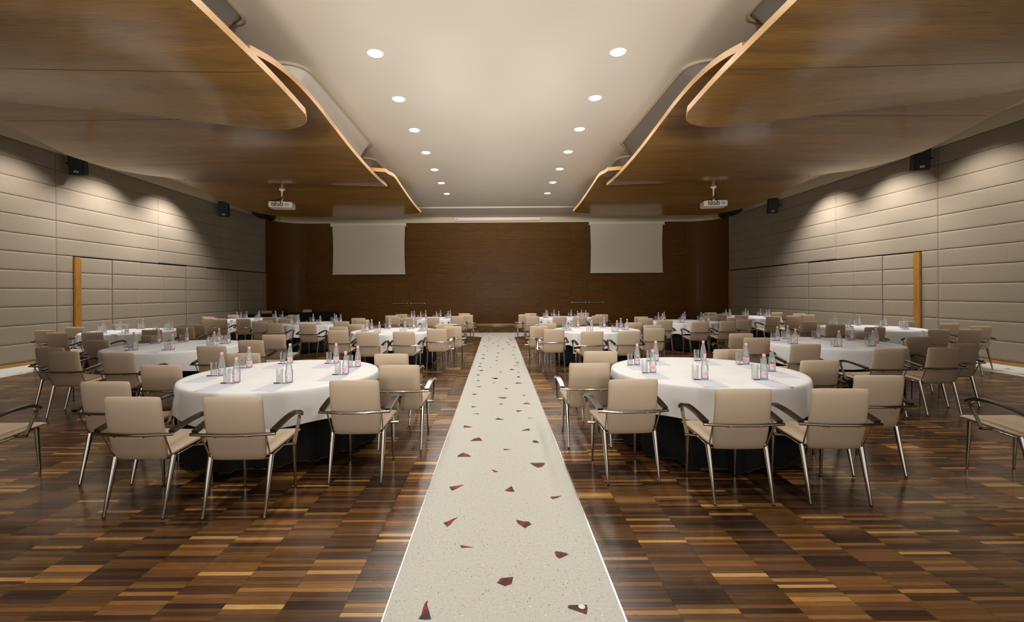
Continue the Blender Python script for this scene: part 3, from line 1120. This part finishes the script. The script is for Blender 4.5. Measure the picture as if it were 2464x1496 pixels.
# ------------------------------------------------------------------ speakers
def wall_speaker(x, sx, y, z, hgt, label):
    r_ = empty('wall_speaker', (sx * (XW - 0.30), y, z), label=label, cat='speaker', group='black wall speakers')
    r_.rotation_euler = (R(9), 0, sx * R(-24))
    w2 = hgt * 0.29
    MB().cbox(-w2, w2, -0.13, 0.14, -hgt / 2, hgt / 2, 0.012).build('cabinet', M['black'], r_)
    MB().cbox(-w2 + .012, w2 - .012, -0.142, -0.128, -hgt / 2 + .015, hgt / 2 - .015, 0.006).build('grille', M['grille'], r_)
    lg = MB()
    bd = lg.lathe([(0.0, 0.0), (0.045, 0.0), (0.047, -.003)], 20).build('badge', M['logo'], r_)
    bd.rotation_euler = (R(90), 0, 0)
    bd.scale = (1, 0.62, 1)
    bd.location = (0, -0.1445, -hgt / 2 + 0.085)
    b2 = MB().lathe([(0.012, 0.0015), (0.022, 0.0015)], 16).box(-.004, .004, -.016, .016, .001, .002).build('badge_mark', M['black'], r_)
    b2.rotation_euler = (R(90), 0, 0)
    b2.location = (0, -0.1455, -hgt / 2 + 0.085)
    br = MB().cbox(sx * 0.07 - .04, sx * 0.07 + .04, 0.10, 0.2, -0.05, 0.05, 0.005).tube([(sx * .07, .15, 0), (sx * .27, .12, 0.03)], 0.02, 8).build('bracket', M['black'], r_)
    return r_


for (sd, sx, px1, py1, px2, py2) in (('left', -1, 188, 397, 539, 503), ('right', 1, 2214, 385, 1859, 495)):
    for (nm, px, py, hh_) in (('nearer', px1, py1, 50), ('farther', px2, py2, 36)):
        u, v_ = unroll(px, py)
        d = (XW - 0.30) * F / abs(u)
        z = CAMH - v_ / F * d
        wall_speaker(px, sx, d, z, hh_ / F * d, '%s black speaker high on the %s grey wall' % (nm, sd))

# black line of effect units tucked under the cornice near the back corners
for (sd, sx) in (('left', -1), ('right', 1)):
    px0, px1 = (600, 652) if sx < 0 else (1744, 1797)
    ya, za = 17.8, 0
    r_ = empty('subwoofer', (sx * 9.75, 18.5, 5.0), rz=sx * R(-12), label='black bass speaker cluster below the cornice in the %s back corner' % sd, cat='speaker', group='corner bass speakers')
    MB().cbox(-.28, .28, -0.75, 0.35, -0.22, 0.2, 0.02).build('cabinet', M['black'], r_)
    MB().cbox(-.24, .24, -0.765, -0.75, -0.18, 0.16, 0.006).build('grille', M['grille'], r_)
    mb = MB().tube([(0, 0.35, -0.02), (0, 0.85, -0.02)], 0.21, 20)
    mb.build('round_housing', M['black'], r_)
    MB().tube([(-.15, -.5, .2), (-.15, -.5, .27)], .02, 8).build('hanger', M['darkmetal'], r_)
    MB().tube([(.15, .1, .2), (.15, .1, .27)], .02, 8).build('hanger', M['darkmetal'], r_)

# ------------------------------------------------------------------ projectors
for (sd, sx, px, py, pyt, rz) in (('left', -1, 679, 495, 463, R(10)), ('right', 1, 1717, 492, 459, R(-8))):
    u, v_ = unroll(px, py)
    ycan = 12.35
    X = u / F * ycan
    zc = CAMH - v_ / F * ycan
    ztop = sheet_z(C3z, (14.0, 16.0, 0.0), abs(X), ycan)
    r_ = empty('projector', (X, ycan, zc), rz, label='white ceiling projector hanging from the %s wooden canopy' % sd, cat='projector', group='ceiling projectors')
    h_ = ztop - zc
    # body: chamfered box narrowing below
    w2, d2, hb = 0.31, 0.22, 0.075
    P = [(-w2 + .05, -d2), (w2 - .05, -d2), (w2, -d2 + .05), (w2, d2 - .05), (w2 - .05, d2), (-w2 + .05, d2), (-w2, d2 - .05), (-w2, -d2 + .05)]
    lv = [(0.94, -hb), (0.995, -hb + .02), (1.0, 0.0), (1.0, hb - .012), (0.97, hb)]
    vs_, fs = [], []
    for (s_, z) in lv:
        for (x, y) in P: vs_.append((x * s_, y * s_, z))
    for i in range(len(lv) - 1):
        for k in range(8):
            fs.append((i * 8 + k, i * 8 + (k + 1) % 8, (i + 1) * 8 + (k + 1) % 8, (i + 1) * 8 + k))
    fs.append(tuple(range(8))[::-1]); fs.append(tuple(range(32, 40)))
    body = MB().add(vs_, fs).build('body', M['projector'], r_)
    MB().box(-.22, .09, -d2 - .003, -d2 + .01, -.055, .045).build('socket_panel', M['vent'], body)
    mb = MB()
    for i in range(5):
        mb.box(-.20 + i * .055, -.17 + i * .055, -d2 - .006, -d2, -.02 + (i % 2) * .025, .01 + (i % 2) * .025)
    mb.build('socket', M['projector'], body)
    mb = MB()
    for i in range(7): mb.box(.13 + i * .016, .138 + i * .016, -d2 - .004, -d2 + .002, -.045, .04)
    mb.build('vent_slat', M['vent'], body)
    MB().tube([(0.15, d2 - .02, 0), (0.15, d2 + .04, 0)], .05, 16).build('lens', M['black'], body)
    MB().tube([(0, 0, hb), (0, 0, h_ - .02)], 0.022, 10).lathe([(0.0, h_ - .0), (0.085, h_ - .001), (0.085, h_ - .016), (0.03, h_ - .05), (.022, h_ - .09)], 16).build('mount_pole', M['projector'], r_)
    mb = MB().cbox(-.11, .11, -.02, .02, hb, hb + .018, .003).cbox(-.02, .02, -.13, .13, hb, hb + .018, .003)
    mb.build('mount_bracket', M['darkmetal'], r_)
    mb = MB()
    for (ex, yy) in ((-.2, -.2), (-.12, -.21), (.02, -.21)):
        mb.tube([(0.03, 0, h_ - .1), (0.02, -.05, h_ * .5), (ex * .5, -.14, hb + .05), (ex, yy, hb + .03), (ex, yy - .03, 0)], 0.008, 6)
    mb.build('cable', M['black'], r_)

# ------------------------------------------------------------------ tables and cloths
RT = 0.925
TZ = 0.727
TS = 1.029      # table positions below were read for a top at 0.75


def cloth_verts(R0, z_top, z_hem, folds, amp, flare, seed, nseg=144, hemvar=0.02, scallop=0.0, top=True):
    rr = random.Random(seed)
    ph = [rr.uniform(0, 6.28) for _ in range(6)]
    rings = []
    if top:
        rings += [('t', r) for r in (0.0, 0.25, 0.5, 0.7, 0.82, 0.87)]
    rings += [('s', t) for t in (0.0, 0.04, 0.10, 0.2, 0.35, 0.5, 0.65, 0.8, 0.92, 1.0)]
    vs_, fs = [], []
    for (kd, val) in rings:
        for k in range(nseg):
            th = 2 * PI * k / nseg
            if kd == 't':
                r_, z = R0 * val / 0.9, z_top
            else:
                f_ = math.sin(folds * th + ph[0] + 0.9 * math.sin(2 * th + ph[1])) * 0.6 + math.sin((folds * 1.7 // 1) * th + ph[2] + math.sin(3 * th + ph[3])) * 0.4
                mod = 0.55 + 0.45 * math.sin(2 * th + ph[4])
                e = min(1.0, val / 0.35)
                r_ = R0 + 0.004 * math.sin(min(1, val * 12) * PI / 2) * 2 + flare * val + amp * mod * e * (0.3 + 0.7 * val) * f_
                hem = z_hem + hemvar * math.sin(2 * th + ph[5]) + hemvar * 0.6 * math.sin(folds * th + ph[0] + 1.5)
                if scallop and val == 1.0:
                    hem -= scallop * abs(math.sin(th * 36))
                drop = (z_top - 0.004) - hem
                z = z_top - 0.004 * min(1, val * 25) - drop * val
                if val == 0.0: z = z_top - 0.002
            vs_.append((r_ * math.cos(th), r_ * math.sin(th), z))
    n = nseg
    for i in range(len(rings) - 1):
        for k in range(n):
            k2 = (k + 1) % n
            fs.append((i * n + k, i * n + n + k, i * n + n + k2, i * n + k2)[::-1])
    return vs_, fs, n


def cloth_obj(name, args, material, hemmat=None):
    vs_, fs, n = cloth_verts(**args)
    me = MB().add(vs_, fs, True).mesh(name, material)
    hem_me = None
    if hemmat:
        last = vs_[-n:]
        path = [(x * 1.002, y * 1.002, z) for x, y, z in last]
        mb = MB()
        v2, f2 = [], []
        for (x, y, z) in path:
            r_ = math.hypot(x, y)
            ux, uy = x / r_, y / r_
            v2 += [(x + ux * .002, y + uy * .002, z + .004), (x + ux * .003, y + uy * .003, z - .001), (x - ux * .001, y - uy * .001, z - .001)]
        for k in range(n):
            k2 = (k + 1) % n
            for a in (0, 1):
                f2.append((k * 3 + a, k2 * 3 + a, k2 * 3 + a + 1, k * 3 + a + 1)[::-1])
        hem_me = mb.add(v2, f2, True).mesh('hem', hemmat)
    return me, hem_me


taut = [cloth_obj('white_tablecloth', dict(R0=RT + .004, z_top=TZ + .003, z_hem=0.450, folds=9, amp=0.010, flare=0.02, seed=s, hemvar=0.02), M['cloth'], M['whitehem']) for s in (3, 8)]
folded = [cloth_obj('white_tablecloth', dict(R0=RT + .004, z_top=TZ + .003, z_hem=0.440, folds=21, amp=0.075, flare=0.03, seed=s, hemvar=0.02), M['cloth'], M['whitehem']) for s in (5, 6, 9)]
skirts = [cloth_obj('black_table_skirt', dict(R0=RT - .035, z_top=TZ - .008, z_hem=0.062, folds=15, amp=0.045, flare=0.0, seed=s, nseg=288, hemvar=0.03, scallop=0.012, top=False), M['blackcloth'], M['hem']) for s in (11, 12, 13)]
top_me = MB().lathe([(0, .68), (RT - .01, .68), (RT, .685), (RT, TZ - .008), (RT - .006, TZ - .002), (0, TZ - .002)], 48).mesh('tabletop', M['backwood'])
leg_me = MB().tube([(0, 0, 0.0), (0, 0, .68)], .022, 10).mesh('leg', M['chrome'])

TABLES = [  # name, x, y, text for labels
    ('L1', -2.155, 4.47, 'front table left of aisle'),
    ('L2', -5.04, 6.90, 'nearer middle-column table on left'),
    ('L3', -8.08, 9.77, 'nearer wall-side table on left'),
    ('L4', -5.02, 12.05, 'farther middle-column table on left'),
    ('L5', -2.21, 9.48, 'second aisle table on left'),
    ('L6', -2.20, 14.2, 'third aisle table on left'),
    ('L7', -7.90, 14.5, 'farther wall-side table on left'),
    ('R1', 2.10, 4.51, 'front table right of aisle'),
    ('R2', 5.14, 6.84, 'nearer middle-column table on right'),
    ('R3', 8.12, 9.60, 'nearer wall-side table on right'),
    ('R4', 5.05, 12.0, 'farther middle-column table on right'),
    ('R5', 2.12, 9.49, 'second aisle table on right'),
    ('R6', 2.16, 14.2, 'third aisle table on right'),
    ('R7', 8.00, 14.1, 'farther wall-side table on right'),
]
TABLES = [(k_, x_ * TS, y_ * TS, t_) for (k_, x_, y_, t_) in TABLES]
CH = {
    'L1': [(311, 955), (555, 955), (850, 915), (959, 878), (940, 850.7), (582, 849.5), (383, 878), (256, 917)],
    'L2': [(146.6, 845), (158.5, 833), (232, 817.7), (280, 848), (506, 832), (601, 818), (657, 804.5), (365, 806.4)],
    'L3': [(127.8, 793), (133, 799.5), (181.5, 786.4), (219, 799), (288, 780), (363, 793), (443.6, 786.6), (472.7, 780)],
    'L7': [(499, 761.6), (506, 764.8), (528, 766.6), (568, 757.5), (584, 766.6), (647, 763), (699, 760), (706, 757)],
    'L4': [(637, 770.4), (623.8, 774.3), (660, 777.2), (739.4, 778), (695, 766.3), (820.5, 772.8), (870.4, 768.7), (861.4, 765)],
    'L5': [(813.7, 785.7), (812, 794.3), (861.4, 780), (883, 799), (970.5, 797.4), (1050.6, 791), (1088, 784.5), (1070, 778.4)],
    'L6': [(941.5, 758.5), (965.6, 755.5), (947.4, 761.4), (985.4, 763.3), (1040, 763.3), (1098.6, 760), (1117, 753.6), (1123, 757.2)],
    'R1': [(1446, 844.5), (1419.5, 873.4), (1526.6, 912.5), (1794, 935.8), (2028, 935), (2121.5, 902.8), (1972, 866.5), (1757, 840.9)],
    'R2': [(1785.5, 801.8), (1824, 812), (1942, 827.3), (2144.8, 838), (2082, 798.9), (2214, 809.8), (2277, 835.3), (2323.5, 825.9)],
    'R3': [(1971, 773), (2013, 780.2), (2108, 786.6), (2184, 772.3), (2288, 777.7), (2263.7, 791.8), (2339, 791.3), (2364, 784.6)],
    'R4': [(1554, 765), (1553, 761.4), (1600, 770.5), (1686.6, 773.4), (1753.6, 771.8), (1792, 768.2), (1769, 763.9), (1711, 760.2)],
    'R5': [(1297.5, 783.6), (1318, 776.8), (1333.6, 791.6), (1426, 796.8), (1515.5, 795.7), (1576, 789.3), (1572, 781.8), (1515, 776.4)],
    'R6': [(1262.5, 756), (1277, 753.4), (1281, 760.2), (1347, 761.4), (1396, 761.4), (1404, 752.3), (1439.5, 759), (1444.5, 756)],
    'R7': [(1724.5, 751.8), (1741, 754.8), (1785, 758.2), (1862, 760.5), (1910.5, 759), (1947, 756.8), (1924, 754), (1871, 751)],
}
for i, (key, x, y, txt) in enumerate(TABLES):
    t = empty('round_table', (x, y, 0), label='round table under white and black cloths, %s' % txt, cat='table', group='round banquet tables')
    link('tabletop', top_me, t)
    for a in (45, 135, 225, 315):
        link('leg', leg_me, t, (0.5 * math.cos(R(a)), 0.5 * math.sin(R(a)), 0))
    me, hm = skirts[i % 3]
    s_ = tag(link('black_table_skirt', me, None, (x, y, 0)), 'floor-length black scalloped cloth under the white one, %s' % txt, 'tablecloth', 'black under-cloths')
    s_.rotation_euler = (0, 0, i * 0.9)
    link('hem', hm, s_)
    me, hm = (taut if key in ('L1', 'L2', 'R1', 'R2') else folded)[i % 2]
    c_ = tag(link('white_tablecloth', me, None, (x, y, 0)), 'white %s tablecloth on the %s' % ('smooth' if key in ('L1', 'L2', 'R1', 'R2') else 'creased', txt), 'tablecloth', 'white round tablecloths')
    c_.rotation_euler = (0, 0, i * 1.3)
    link('hem', hm, c_)


# ------------------------------------------------------------------ chair
def cushion(nu, nv, fn, T, pw=8):
    """closed cushion: fn(u, v) gives centre point and normal, T thickness"""
    def side(sg):
        L_ = []
        for i in range(nu + 1):
            for j in range(nv + 1):
                u_ = math.sin((-1 + 2 * i / nu) * PI / 2)
                v_ = math.sin((-1 + 2 * j / nv) * PI / 2)
                p, nn = fn(u_, v_)
                h = T / 2 * math.sqrt(max(0.0, (1 - abs(u_) ** pw) * (1 - abs(v_) ** pw)))
                L_.append(Vector(p) + Vector(nn) * h * sg)
        return L_
    n = nv + 1
    A, B = side(1), side(-1)
    fs = []
    for i in range(nu):
        for j in range(nv):
            q = (i * n + j, (i + 1) * n + j, (i + 1) * n + j + 1, i * n + j + 1)
            fs.append(q)
            o_ = len(A)
            fs.append(tuple(o_ + k for k in q[::-1]))
    return A + B, fs


def weld(me):
    import bmesh
    bm = bmesh.new(); bm.from_mesh(me)
    bmesh.ops.remove_doubles(bm, verts=bm.verts, dist=1e-5)
    bmesh.ops.recalc_face_normals(bm, faces=bm.faces)
    bm.to_mesh(me); bm.free()
    return me


def back_fn(u, v_):
    z = 0.616 + 0.234 * v_
    w_ = 0.205
    if v_ < -0.45: w_ -= 0.022 * (-(v_ + 0.45) / 0.55) ** 1.4
    if abs(v_) > .9: w_ -= 0.010 * ((abs(v_) - .9) / .1) ** 2
    x = u * w_
    y = -0.248 - 0.045 * v_ + 0.012 * u * u * (1 if v_ > -.5 else .6) + 0.012 * (v_ * v_)
    z += -0.006 * u * u * u * u if v_ > .9 else 0
    n = Vector((-0.1 * u, 1, 0.19)).normalized()
    return (x, y, z), n


def seat_fn(u, v_):
    y = 0.048 + 0.237 * v_
    w_ = 0.222 + 0.018 * v_
    if abs(v_) > .9: w_ -= 0.014 * ((abs(v_) - .9) / .1) ** 2
    x = u * w_
    z = 0.430 + 0.008 * u * u + 0.022 * v_ - (0.012 * max(0, v_ - .8) / .2 if v_ > .8 else 0)
    return (x, y, z), (0, 0, 1)


def make_chair():
    root = empty('conference_armchair', label='x', cat='chair')
    vs_, fs = cushion(10, 14, seat_fn, 0.045)
    me = weld(MB().add(vs_, fs, True).mesh('seat', M['leather'])); link('seat', me, root)
    vs_, fs = cushion(12, 14, back_fn, 0.046)
    me = weld(MB().add(vs_, fs, True).mesh('backrest', M['leather'])); link('backrest', me, root)
    # tapered legs
    for s in (-1, 1):
        a, b_ = Vector((s * .213, -.165, .412)), Vector((s * .211, -.268, .008))
        lg = MB().tube([a, b_], [.0205, .0105], 14).build('leg', M['chrome'], root)
        MB().tube([b_, b_ - Vector((0, 0, .008))], [.0100, .0100], 12).build('foot_cap', M['foot'], lg)
    for s in (-1, 1):
        a, b_ = Vector((s * .198, .225, .425)), Vector((s * .20, .25, .008))
        lg = MB().tube([a, b_], [.0175, .0095], 14).build('leg', M['chrome'], root)
        MB().tube([b_, b_ - Vector((0, 0, .008))], [.0095, .0095], 12).build('foot_cap', M['foot'], lg)
    fr = MB()
    for s in (-1, 1):
        fr.tube([(s * .205, -.175, .392), (s * .198, .225, .418)], .009, 8)
        fr.tube([(s * .205, -.18, .395), (s * .214, -.195, .43), (s * .222, -.262, .576)], .006, 8)
    fr.tube([(-.2, .21, .414), (.2, .21, .414)], .009, 8)
    fr.tube([(-.213, -.17, .388), (.213, -.17, .388)], .009, 8)
    fr.build('seat_frame', M['chrome'], root)
    pts = [(-.290, -.268, .590), (-.2, -.279, .588), (-.1, -.288, .586), (0, -.291, .585), (.1, -.288, .586), (.2, -.279, .588), (.290, -.268, .590)]
    mb = MB().tube(pts, .0115, 12)
    for s in (-1, 1):
        mb.tube([(s * .105, -.300, .579), (s * .105, -.250, .579)], .009, 10)
    mb.build('back_rail', M['chrome'], root)
    for s in (-1, 1):
        x = s * .268
        x2 = s * .283
        arm = []
        for k in range(13):
            t = k / 12
            y = -.256 + .406 * t
            z = .604 + .046 * math.sin(min(1, t / .80) * PI / 2) - (.030 * max(0, (t - .80) / .20) ** 1.8)
            arm.append((x + (x2 - x) * t, y, z))
        arm += [(x2, .160, .606)]
        MB().strap(arm, .042, .021).build('armrest', M['armwood'], root)
        low = [(p[0], p[1] - .002, p[2] - .0135) for p in arm[:-1]]
        post = low[:-1] + [(x2, .138, .600), (x2, .132, .585), (x2 - s * .004, .055, .418)]
        mb = MB().strap(post, .026, .008)
        mb.tube([(x2 + s * .010, .050, .412), (s * .20, .045, .408)], .0115, 10)
        mb.build('arm_support', M['chrome'], root)
    return root


proto_chair = make_chair()
first = [True]


def place_chair(x, y, rz, label, group):
    if first[0]:
        first[0] = False
        c_ = proto_chair
        kids(c_)
        for ch in c_.children: kids(ch)
    else:
        c_ = copy_tree(proto_chair)
    c_.location = (x, y, 0)
    c_.rotation_euler = (0, 0, rz)
    c_['label'] = label
    c_['group'] = group
    return c_


CANON = [((-.30, -1.5), 'near left seat'), ((.38, -1.5), 'near right seat'), ((1.0, -1.0), 'near right corner'), ((1.22, -.31), 'right side'),
         ((.95, .5), 'far right corner'), ((-.80, .5), 'far left corner'), ((-1.15, -.25), 'left side'), ((-.95, -1.0), 'near left corner')]


def assign(rel):
    n = 8
    best = {0: (0, [])}
    for i in range(n):
        nb = {}
        for mask, (c_, seq) in best.items():
            for j in range(n):
                if mask >> j & 1: continue
                q = CANON[j][0]
                cc = c_ + (rel[i][0] - q[0]) ** 2 + (rel[i][1] - q[1]) ** 2
                k = mask | 1 << j
                if k not in nb or cc < nb[k][0]: nb[k] = (cc, seq + [j])
        best = nb
    return best[(1 << n) - 1][1]


crn = random.Random(21)
ZT = 0.850
for (key, tx, ty, txt) in TABLES:
    pos = []
    for (px, py) in CH[key]:
        u, v_ = unroll(px, py)
        v_ = -v_ if v_ < 0 else v_
        d = (CAMH - ZT) * F / v_
        X = u / F * d
        pos.append((X, d + 0.293))
    # chairs far back: keep a sane distance from the cloth
    fixed = []
    for (X, Y) in pos:
        for _ in range(4):
            rx, ry = X - tx, Y - ty
            qx = max(rx - .285, min(0, rx + .285)) if rx > 0 else min(rx + .285, max(0, rx - .285))
            qy = max(ry - .30, min(0, ry + .27)) if ry > 0 else min(ry + .27, max(0, ry - .30))
            dd = math.hypot(qx, qy)
            if dd < 0.84:
                rr_ = math.hypot(rx, ry)
                X += rx / rr_ * (0.845 - dd); Y += ry / rr_ * (0.845 - dd)
        fixed.append((X, Y))
    pos = fixed
    rel = [(p[0] - tx, p[1] - ty) for p in pos]
    seats = assign(rel)
    for (p, r_, s_) in zip(pos, rel, seats):
        rz = R(crn.uniform(-3, 3))
        p = (p[0] - 0.293 * math.sin(rz), p[1])
        place_chair(p[0], p[1], rz, 'beige armchair at the %s of the %s' % (CANON[s_][1], txt), 'beige conference armchairs')
# chairs cut by the frame at both sides
place_chair(-4.12, 3.52, R(2), 'beige armchair cut off by the left edge of the picture', 'beige conference armchairs')
place_chair(4.27, 3.58, R(-1), 'beige armchair cut off by the right edge of the picture', 'beige conference armchairs')

# ------------------------------------------------------------------ place settings
SEATP = [((-.56, .33), 'left-side farther'), ((-.57, -.13), 'left-side nearer'), ((-.25, .62), 'far left'), ((.30, .62), 'far right'),
         ((-.22, -.49), 'near left'), ((.32, -.49), 'near right'), ((.63, .34), 'right-side farther'), ((.65, -.10), 'right-side nearer')]
# bottle
bo = empty('water_bottle', label='x', cat='bottle')
prof = [(0, 0.003), (.024, .002), (.031, .006), (.0315, .03), (.0322, .075), (.0335, .085), (.032, .098), (.027, .13), (.020, .165), (.0155, .185), (.0125, .20), (.0125, .208), (0, .208)]
MB().lathe(prof, 20).build('bottle_body', M['water'], bo)
MB().lathe([(0, .229), (.012, .229), (.0145, .226), (.0150, .207), (.0148, .203)], 16).build('cap', M['cap'], bo)
lb = MB()
lb.lathe([(.0318, .034), (.0322, .036), (.0327, .072), (.0325, .074)], 14, a0=R(200), a1=R(340), close=False)
lbo = lb.build('label', M['labelband'], bo)
# oval printed mark on the label
vs_, fs = [(0, 0, 0)], []
rw = 0.0333
vs_ = [(rw * math.cos(R(270)), rw * math.sin(R(270)), .054)]
for k in range(20):
    a = 2 * PI * k / 20
    an = R(270) + 0.82 * math.cos(a)
    vs_.append(((rw - .0004 * abs(math.cos(a))) * math.cos(an), (rw - .0004 * abs(math.cos(a))) * math.sin(an), .054 + .0165 * math.sin(a)))
inner = []
for k in range(20):
    a = 2 * PI * k / 20
    an = R(270) + 0.41 * math.cos(a)
    inner.append((rw * math.cos(an), rw * math.sin(an), .054 + .0083 * math.sin(a)))
nv0 = len(vs_)
vs_ += inner
for k in range(20):
    k2 = (k + 1) % 20
    fs.append((0, nv0 + k, nv0 + k2))
    fs.append((nv0 + k, 1 + k, 1 + k2, nv0 + k2))
MB().add(vs_, fs, True).build('printed_oval', M['label'], lbo)
# tumbler
gl = MB().lathe([(0, 0.0), (.0285, 0.0), (.029, .004), (.031, .13), (.0305, .132), (.0292, .131), (.0272, .014), (0, .012)], 20).mesh('drinking_glass', M['glass'])
pp_ = MB().cbox(-.1, .1, -.148, .148, 0, .0022, .0005).mesh('notepad', M['paper'])
pn = empty('ballpoint_pen', label='x', cat='pen')
MB().tube([(-.015, 0, .006), (-.07, 0, .006), (-.074, 0, .006)], [.0052, .0052, .003], 8).build('pen_cap', M['pen'], pn)
MB().tube([(-.015, 0, .006), (.055, 0, .006), (.068, 0, .006)], [.0047, .0047, .0015], 8).build('pen_barrel', M['pengrey'], pn)
bo.scale = (1.03, 1.03, 1.03)
for r_ in (bo, pn):
    kids(r_)
    for ch in r_.children: kids(ch)
firsts = {'b': True, 'g': True, 'p': True, 'n': True}


def get(kind):
    if kind == 'b':
        o = bo if firsts['b'] else copy_tree(bo)
    elif kind == 'p':
        o = pn if firsts['p'] else copy_tree(pn)
    elif kind == 'g':
        o = tag(link('drinking_glass', gl), cat='glass')
    else:
        o = tag(link('notepad', pp_), cat='notepad')
    firsts[kind] = False
    return o


TT = TZ + 0.0035
srn = random.Random(5)
for (key, tx, ty, txt) in TABLES:
    jit = 0.012 if key in ('L1', 'R1') else 0.035
    for ((sx_, sy_), nm) in SEATP:
        if key == 'L1' and nm == 'near right': sx_ = .27
        x, y = tx + sx_ * TS + srn.uniform(-jit, jit), ty + sy_ * TS + srn.uniform(-jit, jit)
        rz = R(srn.uniform(-4, 4))
        b_ = get('b'); b_.location = (x, y, TT + .0002); b_.rotation_euler = (0, 0, R(srn.choice((-35, -10, 8, 15, 40, 25))))
        tag(b_, 'pink-capped glass water bottle, %s place, %s' % (nm, txt), group='mineral water bottles')
        g_ = get('g'); g_.location = (x - .085, y + srn.uniform(-.012, .012), TT)
        tag(g_, 'empty clear tumbler beside the bottle, %s place, %s' % (nm, txt), group='clear water tumblers')
        px, py = x - .055, y - .205
        # keep the pad on the table
        n_ = get('n'); n_.location = (px, py, TT); n_.rotation_euler = (0, 0, rz * .5)
        tag(n_, 'blank pale notepad, %s place, %s' % (nm, txt), group='blank notepads')
        p_ = get('p'); p_.location = (x - .05, y - .048, TT + .0001); p_.rotation_euler = (0, 0, rz)
        tag(p_, 'black and grey pen above the notepad, %s place, %s' % (nm, txt), group='ballpoint pens')

# ------------------------------------------------------------------ registration table in the left back corner
ax_, ay_ = -7.40, 20.1
bx_, by_ = -9.95, 17.75
L_ = math.hypot(bx_ - ax_, by_ - ay_)
rz = math.atan2(ay_ - by_, ax_ - bx_)
cx, cy = (ax_ + bx_) / 2, (ay_ + by_) / 2
t = empty('long_table', (cx, cy, 0), rz, label='long trestle table under a black cloth in the left back corner', cat='table')
MB().cbox(-L_ / 2, L_ / 2, -.36, .36, .72, .745, .004).build('tabletop', M['backwood'], t)
for (a, b_) in ((-1, -1), (-1, 1), (1, -1), (1, 1)):
    MB().tube([(a * (L_ / 2 - .15), b_ * .28, .0), (a * (L_ / 2 - .15), b_ * .28, .72)], .018, 8).build('leg', M['chrome'], t)
vs_, fs = [], []
per = []
for k in range(200):
    s_ = k / 200 * 2 * (L_ + .74)
    hl, hd = L_ / 2 + .006, .366
    if s_ < 2 * hl: per.append((-hl + s_, -hd, 0, -1))
    elif s_ < 2 * hl + 2 * hd: per.append((hl, -hd + s_ - 2 * hl, 1, 0))
    elif s_ < 4 * hl + 2 * hd: per.append((hl - (s_ - 2 * hl - 2 * hd), hd, 0, 1))
    else: per.append((-hl, hd - min(2 * hd, (s_ - 4 * hl - 2 * hd)), -1, 0))
for (z, a) in ((.749, 0), (.74, .004), (.5, .02), (.2, .035), (.03, .04)):
    for k, (x, y, nx, ny) in enumerate(per):
        q = a * (1 + math.sin(k * .9))
        vs_.append((x + nx * q, y + ny * q, z))
n = len(per)
for i in range(4):
    for k in range(n):
        k2 = (k + 1) % n
        fs.append((i * n + k, (i + 1) * n + k, (i + 1) * n + k2, i * n + k2))
fs.append(tuple(range(n)))
o = MB().add(vs_, fs, False).build('black_tablecloth', M['blackcloth'])
o.location = (cx, cy, 0); o.rotation_euler = (0, 0, rz)
tag(o, 'black floor-length cloth over the long table in the left back corner', 'tablecloth')
place_chair(-9.80, 18.80, R(218), 'beige armchair behind the left end of the black-draped long table', 'beige conference armchairs')
place_chair(-8.58, 20.05, R(220), 'beige armchair behind the black-draped long table, nearer the wood wall', 'beige conference armchairs')
bag_s = 0.68
bg = empty('shoulder_bag', (-9.08, 18.62, .752), R(42), label='black soft bag lying on the black-draped long table', cat='bag')
vs_, fs = cushion(8, 8, lambda u, v_: ((u * .22 * (1 - .08 * v_), 0, .14 + .14 * v_ + .01 * math.sin(4 * u)), (0, 1, 0)), .16, 4)
me = weld(MB().add(vs_, fs, True).mesh('bag_body', M['black'])); link('bag_body', me, bg)
bg.scale = (bag_s, bag_s, bag_s)
MB().tube([(-.12, 0, .27), (-.08, .01, .33), (0, .015, .345), (.08, .01, .33), (.12, 0, .27)], .010, 8).build('handle', M['black'], bg)

# pair of round chrome knobs low on the right part of the back wall
for k, px in enumerate((1527, 1534)):
    X, Z = at_y(px, 765, YB - .1)
    kb = MB().lathe([(0, 0), (.03, 0), (.03, .01), (.012, .02), (.012, .05), (.04, .06), (.05, .08), (.045, .10), (0, .105)], 16).build('door_knob', M['chrome'])
    kb.rotation_euler = (R(90), 0, 0)
    kb.location = (X, YB - 0.016, Z)
    tag(kb, '%s of two round chrome knobs low on the wood wall' % ('left' if k == 0 else 'right'), 'knob', 'chrome wall knobs')
